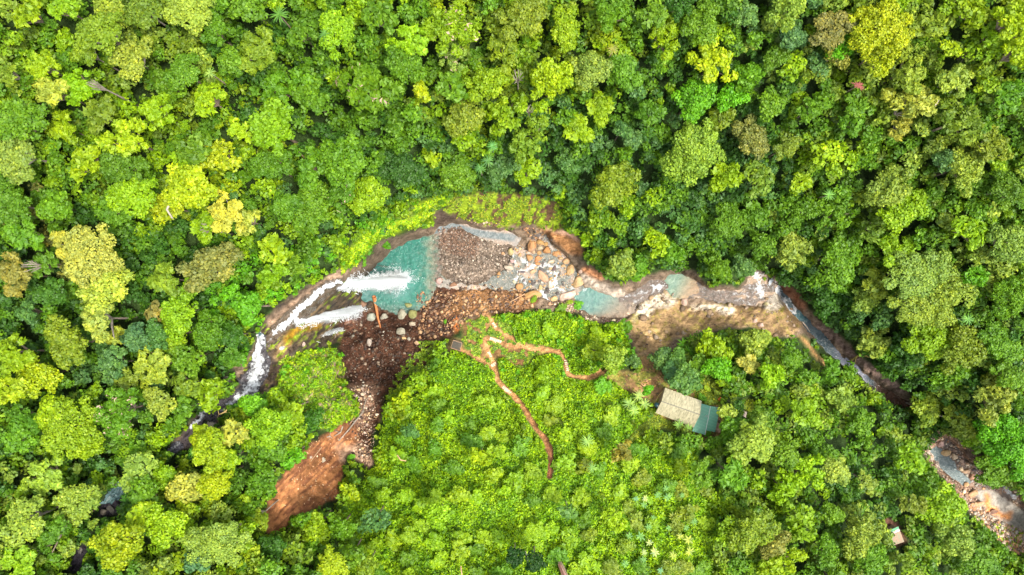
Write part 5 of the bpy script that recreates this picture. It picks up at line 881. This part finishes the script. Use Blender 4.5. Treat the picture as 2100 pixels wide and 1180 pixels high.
log('fallen_limb', [(672,896,.2),(678,893,.4),(683,898,.2)], .16, .07, M_PALEBARK, 'forked pale root on the landslide left edge', 'branch', branches=[[(678,893,.4),(680,885,.3)], [(678,893,.4),(676,902,.3)]])
log('log', [(660,917,.2),(650,930,.3),(638,946,.1)], .17, .08, M_LOG, 'thin stick left of the grey boulder on the landslide', 'log')
log('log', [(1076,603,.4),(1062,611,.5),(1045,620,.2)], .2, .1, M_LOG, 'thin log leaning on the long orange boulder', 'log')
log('log', [(1642,660,.6),(1650,669,.4),(1659,680,.1)], .22, .14, M_PALEBARK, 'straight pale pole at the cliff edge above the dark channel', 'log', lift=.6)
log('fallen_tree', [(1741,739,.6),(1752,728,1.2),(1767,728,1.6),(1774,713,1.2)], .3, .22, simple_mat('mossy_bark', (.3, .24, .06), .9, .3, 4), 'mossy yellow-brown fallen tree bridging the dark channel', 'fallen tree', lift=.8, branches=[[(1752,728,1.2),(1748,735,1),(1750,742,.4)], [(1767,728,1.6),(1775,732,1),(1780,730,.5)], [(1760,728,1.4),(1757,720,1),(1752,716,.5)], [(1745,735,.8),(1738,736,.6)]])
log('dead_tree', [(1076,1110,3.5),(1080,1125,4),(1084,1139,3)], .2, .12, M_PALEBARK, 'pale bare trunk above the twin dark trees', 'dead trunk', lift=2)
log('dead_tree', [(1067,1107,3),(1066,1114,3)], .2, .15, M_PALEBARK, 'short pale stub left of the bare trunk above the dark trees', 'dead trunk', lift=2)
log('dead_tree', [(948,1145,2.4),(950,1160,2.6),(951,1172,2)], .14, .1, M_LOG, 'thin brown dead stem on the bright hillside near the bottom edge', 'dead trunk', lift=1.6)
log('dead_tree', [(821,925,2.4),(828,934,2.6),(838,937,2)], .16, .1, M_LOG, 'bent brown stem at the edge right of the landslide', 'dead trunk', lift=1.6)
log('dead_tree', [(419,430,9.5),(420,448,11),(424,462,10)], .22, .16, M_PALEBARK, 'pale bare trunk rising through the yellow crown left of centre', 'dead trunk', lift=3)
log('dead_tree', [(1838,262,9),(1846,247,10),(1852,238,10)], .22, .14, M_PALEBARK, 'white forked bare limb in the pale crown at upper right', 'dead trunk', lift=3, branches=[[(1846,247,10),(1842,243,10.5)]])
log('fallen_limb', [(53,168,8),(62,172,9),(70,176,8)], .16, .12, M_PALEBARK, 'pinkish bare limb poking out at upper left', 'branch', lift=3)
log('fallen_limb', [(485,832,2.5),(478,838,3),(468,842,3)], .2, .06, simple_mat('dry_yellow_frond', (.55, .38, .14), .8, .2, 4), 'yellow dry palm frond beside the rocky upper stream', 'branch', lift=1.2, branches=[[(478,838,3),(480,828,3)], [(478,838,3),(490,838,3)], [(468,842,3),(462,850,2.5)], [(468,842,3),(466,832,3)]])
rp = empty('dead_palm', tuple(W3(1760, 175, float(TZ(1760, 175))+9))); me = blade_mesh('fronds', 14, 1, .2, .45, 12); me.materials.clear(); me.materials.append(simple_mat('dry_red_frond', (.16, .04, .03), .8, .3, 4))
a = link('fronds', me, None, rp); a.scale = (1.7, 1.0, 1.2); a.rotation_euler = (0, 0, -.5); s = link('trunk', STEM, None, rp); s.location = (0, 0, -9); s.scale = (2, 2, 9); tag(rp, 'dark red dead palm crown amid green trees at upper right', 'palm')

# ------------------------------------------------------------------ buildings
def poly_obj(name, faces3d, mat, parent, origin, rz=0.0, thick=.08):
    """slabs: each face is a list of 3-D points; given thickness downward; mesh kept in the building's own rotated frame"""
    bm = bmesh.new(); R_ = Matrix.Rotation(-rz, 4, 'Z')
    for f in faces3d:
        top = [bm.verts.new(R_ @ (Vector(p)-Vector(origin))) for p in f]; bot = [bm.verts.new(v.co-Vector((0, 0, thick))) for v in top]
        bm.faces.new(top); bm.faces.new(bot[::-1]); n_ = len(f)
        for i in range(n_): bm.faces.new((top[i], bot[i], bot[(i+1) % n_], top[(i+1) % n_]))
    bmesh.ops.recalc_face_normals(bm, faces=bm.faces); me = bpy.data.meshes.new(name); bm.to_mesh(me); bm.free(); me.materials.append(mat)
    return link(name, me, None, parent)
w3 = lambda x, y, z: tuple(float(v) for v in W3(x, y, z))
ez, rz_ = 17.0, 18.6; g0 = 13.8
A1, B1, C1, D1 = w3(1364, 795.3, ez), w3(1439, 822.7, ez), w3(1422.5, 877, ez), w3(1344.2, 847.1, ez); R1, R2 = w3(1356.6, 823.4, rz_), w3(1435.7, 850.7, rz_)
hang = math.atan2(B1[1]-A1[1], B1[0]-A1[0]); ctr = (Vector(A1)+Vector(C1))/2; ctr.z = g0
house = empty('house', ctr, hang); tag(house, 'long house with stained cream gable roof joined to a green metal-roofed annex', 'house')
poly_obj('roof', [[A1, B1, R2, R1]], M_CREAM, house, ctr, hang); poly_obj('roof', [[R1, R2, C1, D1]], M_CREAM, house, ctr, hang)
def beam(name, a, b, r, mat, parent, origin, rz=0.0, lift=0.0, sides=6):
    R_ = Matrix.Rotation(-rz, 4, 'Z'); p = [tuple(R_ @ (Vector(q)+Vector((0, 0, lift))-Vector(origin))) for q in (a, b)]
    o = link(name, merge_tubes(name, [(p, [r, r])]), mat, parent); return o
beam('ridge_cap', R1, R2, .09, simple_mat('grey_ridge', (.12, .115, .09), .6, .1, 2), house, ctr, hang, .04)
def inset(P_, f):
    c = sum((Vector(p) for p in P_), Vector())/len(P_); return [Vector(p)+(c-Vector(p))*f for p in P_]
def walls(P_, top, mat, parent, origin, rz, ground, doors=False):
    R_ = Matrix.Rotation(-rz, 4, 'Z'); bm = bmesh.new(); n_ = len(P_)
    a = [bm.verts.new(R_ @ (Vector((p.x, p.y, ground-.4))-Vector(origin))) for p in P_]; b = [bm.verts.new(R_ @ (Vector((p.x, p.y, top))-Vector(origin))) for p in P_]
    for i in range(n_): bm.faces.new((a[i], a[(i+1) % n_], b[(i+1) % n_], b[i]))
    bm.faces.new(b); bmesh.ops.recalc_face_normals(bm, faces=bm.faces); me = bpy.data.meshes.new('wall'); bm.to_mesh(me); bm.free(); me.materials.append(mat); return link('wall', me, None, parent)
walls(inset([A1, B1, C1, D1], .11), ez-.15, M_WALL, house, ctr, hang, g0)
cW = inset([A1, B1, C1, D1], .1)
def panel(name, a, b, t0, t1, z0, z1, mat, parent, origin, rz, out=.04):
    d = (b-a); n_ = Vector((d.y, -d.x, 0)).normalized()*out; p, q = a+d*t0+n_, a+d*t1+n_
    R_ = Matrix.Rotation(-rz, 4, 'Z'); pts = [Vector((p.x, p.y, z0)), Vector((q.x, q.y, z0)), Vector((q.x, q.y, z1)), Vector((p.x, p.y, z1))]
    bm = bmesh.new(); vs = [bm.verts.new(R_ @ (v-Vector(origin))) for v in pts]+[bm.verts.new(R_ @ (v-n_*1.5-Vector(origin))) for v in pts]
    for f in ((0,1,2,3),(7,6,5,4),(0,4,5,1),(1,5,6,2),(2,6,7,3),(3,7,4,0)): bm.faces.new([vs[i] for i in f])
    me = bpy.data.meshes.new(name); bm.to_mesh(me); bm.free(); me.materials.append(mat); return link(name, me, None, parent)
for t0, t1, kind in ((.08, .2, 'window'), (.35, .45, 'door'), (.6, .75, 'window')):
    panel(kind, cW[3], cW[2], t0, t1, g0+(.9 if kind == 'window' else .05), g0+2.2, M_DARK, house, ctr, hang)
gz, gr2 = 16.2, 16.9
G1, G2, G3, G4 = w3(1438.3, 828, gz), w3(1457, 833.3, gr2), w3(1445.6, 892, gr2), w3(1419.5, 884.5, gz); G5, G6, G7 = w3(1476.5, 836.5, gz), w3(1466.5, 886.5, gz), w3(1447.2, 882.7, gr2)
poly_obj('annex_roof', [[G1, G2, G3, G4]], M_GREEN, house, ctr, hang); poly_obj('annex_roof', [[G2, G5, G6, G7]], M_GREEN, house, ctr, hang)
beam('ridge_cap', G2, G3, .09, M_TRIM, house, ctr, hang, .05)
walls(inset([G1, G5, G6, G4], .12), gz-.2, M_WALL, house, ctr, hang, g0)
dish = w3(1449, 853, 16.95); beam('roof_vent', dish, (dish[0], dish[1], dish[2]+.35), .22, M_WHITE, house, ctr, hang)
poly_obj('porch_roof', [[w3(1468, 866, 15.4), w3(1480, 869, 15.2), w3(1477, 888, 15.2), w3(1463, 884, 15.4)]], simple_mat('brown_porch_sheet', (.24, .15, .1), .7, .3, 3), house, ctr, hang)
for (x, y) in ((1479, 870), (1476, 887)): q = w3(x, y, 15.15); beam('post', (q[0], q[1], g0-.3), q, .07, M_DARK, house, ctr, hang)
tank = empty('water_tank', w3(1346, 830, g0)); tm = merge_tubes('tank_body', [([(0, 0, 0), (0, 0, 1.5), (0, 0, 1.75), (0, 0, 1.85)], [.62, .62, .4, .1])]); link('tank_body', tm, M_BLUE, tank); lidm = merge_tubes('lid', [([(0, 0, 1.84), (0, 0, 1.95), (0, 0, 1.96)], [.2, .2, .01])]); link('lid', lidm, M_WHITE, tank); tag(tank, 'blue water tank tucked against the left gable of the house', 'water tank')
hose = log('hose', [(1359,802,0),(1350,812,0),(1345,822,0),(1343,831,0)], .07, .07, simple_mat('yellow_hose', (.5, .4, .12), .6, .1, 3), 'thin yellow hose curving beside the left end of the house', 'hose', lift=.1)
# small structure in the garden
q = w3(1526, 846, 14.4); kio = empty('garden_shed', (q[0], q[1], 12.6)); poly_obj('roof', [[w3(1521, 841, 14.3), w3(1528, 844, 14.7), w3(1526, 855, 14.7), w3(1519, 852, 14.3)], [w3(1528, 844, 14.7), w3(1532, 846, 14.3), w3(1530, 857, 14.3), w3(1526, 855, 14.7)]], simple_mat('pinkish_sheet', (.42, .33, .28), .7, .15, 3), kio, kio.location)
walls(inset([w3(1521, 841, 14.3), w3(1532, 846, 14.3), w3(1530, 857, 14.3), w3(1519, 852, 14.3)], .15), 14.1, M_WALL, kio, kio.location, 0, 13.0); tag(kio, 'tiny pinkish-roofed shed on the small lawn right of the house', 'shed')
# rusty hut
hz = 2.3; h1, h2, h3, h4 = w3(1820.3, 1089.4, hz), w3(1842.2, 1080, hz), w3(1854.5, 1111.5, hz-.5), w3(1832, 1119, hz-.5); hc = (Vector(h1)+Vector(h3))/2; hc.z = -.5
ha = math.atan2(h2[1]-h1[1], h2[0]-h1[0]); hut = empty('hut', hc, ha); lerp = lambda a, b, t: tuple(np.array(a)*(1-t)+np.array(b)*t)
poly_obj('roof', [[lerp(h1, h4, .30), lerp(h2, h3, .30), h3, h4]], M_RUST, hut, hc, ha); poly_obj('roof_sheet', [[lerp(h1, h4, .18), lerp(h2, h3, .14), lerp(h2, h3, .295), lerp(h1, h4, .295)]], simple_mat('whitish_sheet', (.36, .33, .3), .6, .25, 3), hut, hc, ha)
poly_obj('roof_sheet', [[h1, h2, lerp(h2, h3, .135), lerp(h1, h4, .175)]], simple_mat('green_sheet', (.05, .2, .09), .6, .15, 3), hut, hc, ha)
walls(inset([h1, h2, h3, h4], .15), hz-.75, M_WALL, hut, hc, ha, -.6); tag(hut, 'small hut with green, white and rust-stained sheet roof between trees at lower right', 'hut')
# dark brown roof strip at the bottom edge
bz = 43.0; b1, b2, b3, b4, b5, b6 = w3(1144, 1158, bz), w3(1148, 1156, bz+.5), w3(1152, 1160, bz), w3(1172, 1196, bz), w3(1165, 1199, bz+.5), w3(1159, 1201, bz)
bc = Vector(b2); bc.z = 40; shed = empty('shed', bc); poly_obj('roof', [[b1, b2, b5, b6]], M_BROWNR, shed, bc); poly_obj('roof', [[b2, b3, b4, b5]], M_BROWNR, shed, bc); walls(inset([b1, b3, b4, b6], .15), bz-.2, M_WALL, shed, bc, 0, 39); tag(shed, 'narrow shed with dark red-brown roof cut by the bottom edge', 'shed')
# lattice shelter
lz = 9.6; l1, l2, l3, l4 = [Vector(w3(x, y, lz)) for x, y in ((929.7, 698), (947.5, 703.5), (943.3, 720), (924.3, 713.5))]; lc = (l1+l3)/2; lc.z = float(TZ(937, 708))
sh = empty('lattice_shelter', lc)
for a, b in ((l1, l2), (l2, l3), (l3, l4), (l4, l1)): beam('beam', a, b, .06, M_LOG, sh, lc)
sl = [];
for i in range(1, 12):
    t = i/12; sl.append(([tuple(l1.lerp(l2, t)-lc+Vector((0, 0, -.05))), tuple(l4.lerp(l3, t)-lc+Vector((0, 0, -.05)))], [.055, .055])); sl.append(([tuple(l1.lerp(l4, t)-lc+Vector((0, 0, .03))), tuple(l2.lerp(l3, t)-lc+Vector((0, 0, .03)))], [.055, .055]))
link('lattice', merge_tubes('lattice', sl), M_DARK, sh)
for q in (l1, l2, l3, l4): beam('post', (q.x, q.y, lc.z-1.2), q, .09, M_DARK, sh, lc)
dk = [l1.copy(), l2.copy(), l3.copy(), l4.copy()]
for v in dk: v.z = lc.z+.35
poly_obj('deck', [dk], M_DARK, sh, lc); tag(sh, 'square dark lattice-roofed viewing shelter at the end of the dirt path', 'shelter')
# boarded steps on the path
def steps(P0, P1, n, wd, label):
    c0 = on_ground(*P0); root = empty('path_steps', c0); 
    for i in range(n):
        t = (i+.5)/n; x = P0[0]+(P1[0]-P0[0])*t; y = P0[1]+(P1[1]-P0[1])*t; p = on_ground(x, y, .12); d = np.array([P1[0]-P0[0], -(P1[1]-P0[1])]); d = d/np.linalg.norm(d); nv = Vector((-d[1], d[0], 0))*wd*S*.5
        L_ = math.hypot(P1[0]-P0[0], P1[1]-P0[1])*S/n*.4; dv = Vector((d[0], d[1], 0))*L_
        poly_obj('step', [[p-nv-dv, p+nv-dv, p+nv+dv, p-nv+dv]], M_STEP, root, c0, 0, .15)
    tag(root, label, 'steps')
M_STEP = simple_mat('pale_step_boards', (.6, .42, .28), .8, .2, 3)
steps((1004,695), (1028,703), 6, 8, 'pale steps on the path just past its sharp bend'); steps((1008,752), (1018,745), 3, 7, 'short pale bridge of steps where the paths fork')
steps((1031,793), (1047,807), 7, 6, 'wooden steps where the long path starts downhill'); steps((1001,722), (1007,733), 4, 6, 'pale steps below the sharp path bend'); steps((1160,738), (1165,762), 6, 6, 'steps on the bend of the right-hand path'); steps((1010,662), (1017,672), 3, 5, 'pale steps at the upper path leading to the river')

# ------------------------------------------------------------------ people on the rock shelf
def person(px, py, rz, top_mat, label, sit):
    g = on_ground(px, py); root = empty('person', g, rz)
    if sit: J = [(0,0,.28),(0,.02,.48),(0,.03,.7),(0,.04,.82),(0,.05,.93),(.17,.03,.72),(.26,-.1,.5),(.2,-.28,.42),(-.17,.03,.72),(-.26,-.1,.5),(-.2,-.28,.42),(.1,-.02,.27),(.14,-.42,.42),(.14,-.5,.06),(-.1,-.02,.27),(-.14,-.42,.42),(-.14,-.5,.06),(.14,-.64,.04),(-.14,-.64,.04)]
    else: J = [(0,0,.92),(0,0,1.12),(0,-.01,1.36),(0,-.01,1.48),(0,-.02,1.6),(.19,0,1.38),(.27,-.03,1.1),(.27,-.16,.88),(-.19,0,1.38),(-.27,-.03,1.1),(-.25,-.14,.88),(.1,0,.88),(.12,-.02,.48),(.13,.02,.07),(-.1,0,.88),(-.13,-.05,.48),(-.14,-.02,.07),(.14,-.14,.04),(-.15,-.18,.04)]
    E = [(0,1),(1,2),(2,3),(3,4),(2,5),(5,6),(6,7),(2,8),(8,9),(9,10),(0,11),(11,12),(12,13),(0,14),(14,15),(15,16),(13,17),(16,18)]; Rr = [.14,.13,.13,.055,.095,.065,.045,.035,.065,.045,.035,.09,.065,.045,.09,.065,.045,.04,.04]
    me = bpy.data.meshes.new('body'); me.from_pydata(J, E, []); b = link('body', me, M_SKIN, root); md = b.modifiers.new('skin', 'SKIN'); 
    for i, r_ in enumerate(Rr): me.skin_vertices[0].data[i].radius = (r_, r_*.8)
    me.skin_vertices[0].data[0].use_root = True; b.modifiers.new('sub', 'SUBSURF').levels = 1; b.modifiers['sub'].render_levels = 2
    def part(nm, vi, ei, grow, mt):
        m2 = bpy.data.meshes.new(nm); m2.from_pydata([J[i] for i in vi], [(vi.index(a), vi.index(c)) for a, c in ei], []); o = link(nm, m2, mt, root); o.modifiers.new('skin', 'SKIN')
        for k_, i in enumerate(vi): m2.skin_vertices[0].data[k_].radius = (Rr[i]+grow, (Rr[i]+grow)*.85)
        m2.skin_vertices[0].data[0].use_root = True; s_ = o.modifiers.new('sub', 'SUBSURF'); s_.levels = 1; s_.render_levels = 2
    part('shirt', [0,1,2,5,6,8,9], [(0,1),(1,2),(2,5),(5,6),(2,8),(8,9)], .018, top_mat); part('trousers', [0,11,12,14,15], [(0,11),(11,12),(0,14),(14,15)], .02, M_DCLOTH)
    bm = bmesh.new(); bmesh.ops.create_uvsphere(bm, u_segments=12, v_segments=8, radius=.115)
    for v in bm.verts: v.co.z *= 1.12
    bmesh.ops.delete(bm, geom=[v for v in bm.verts if v.co.z < -.01 and v.co.y < .04], context='VERTS'); mh = bpy.data.meshes.new('hair'); bm.to_mesh(mh); bm.free(); h = link('hair', mh, M_HAIR, root); h.location = (J[4][0], J[4][1]+.015, J[4][2]+.035)
    tag(root, label, 'person')
def rockfix(px, py): pass
person(1352.5, 698, .6, M_WHITE, 'person in a white top standing on the tan rock', False); person(1326, 706, -.5, M_DCLOTH, 'person in dark clothes sitting at the edge of the tan rock', True)
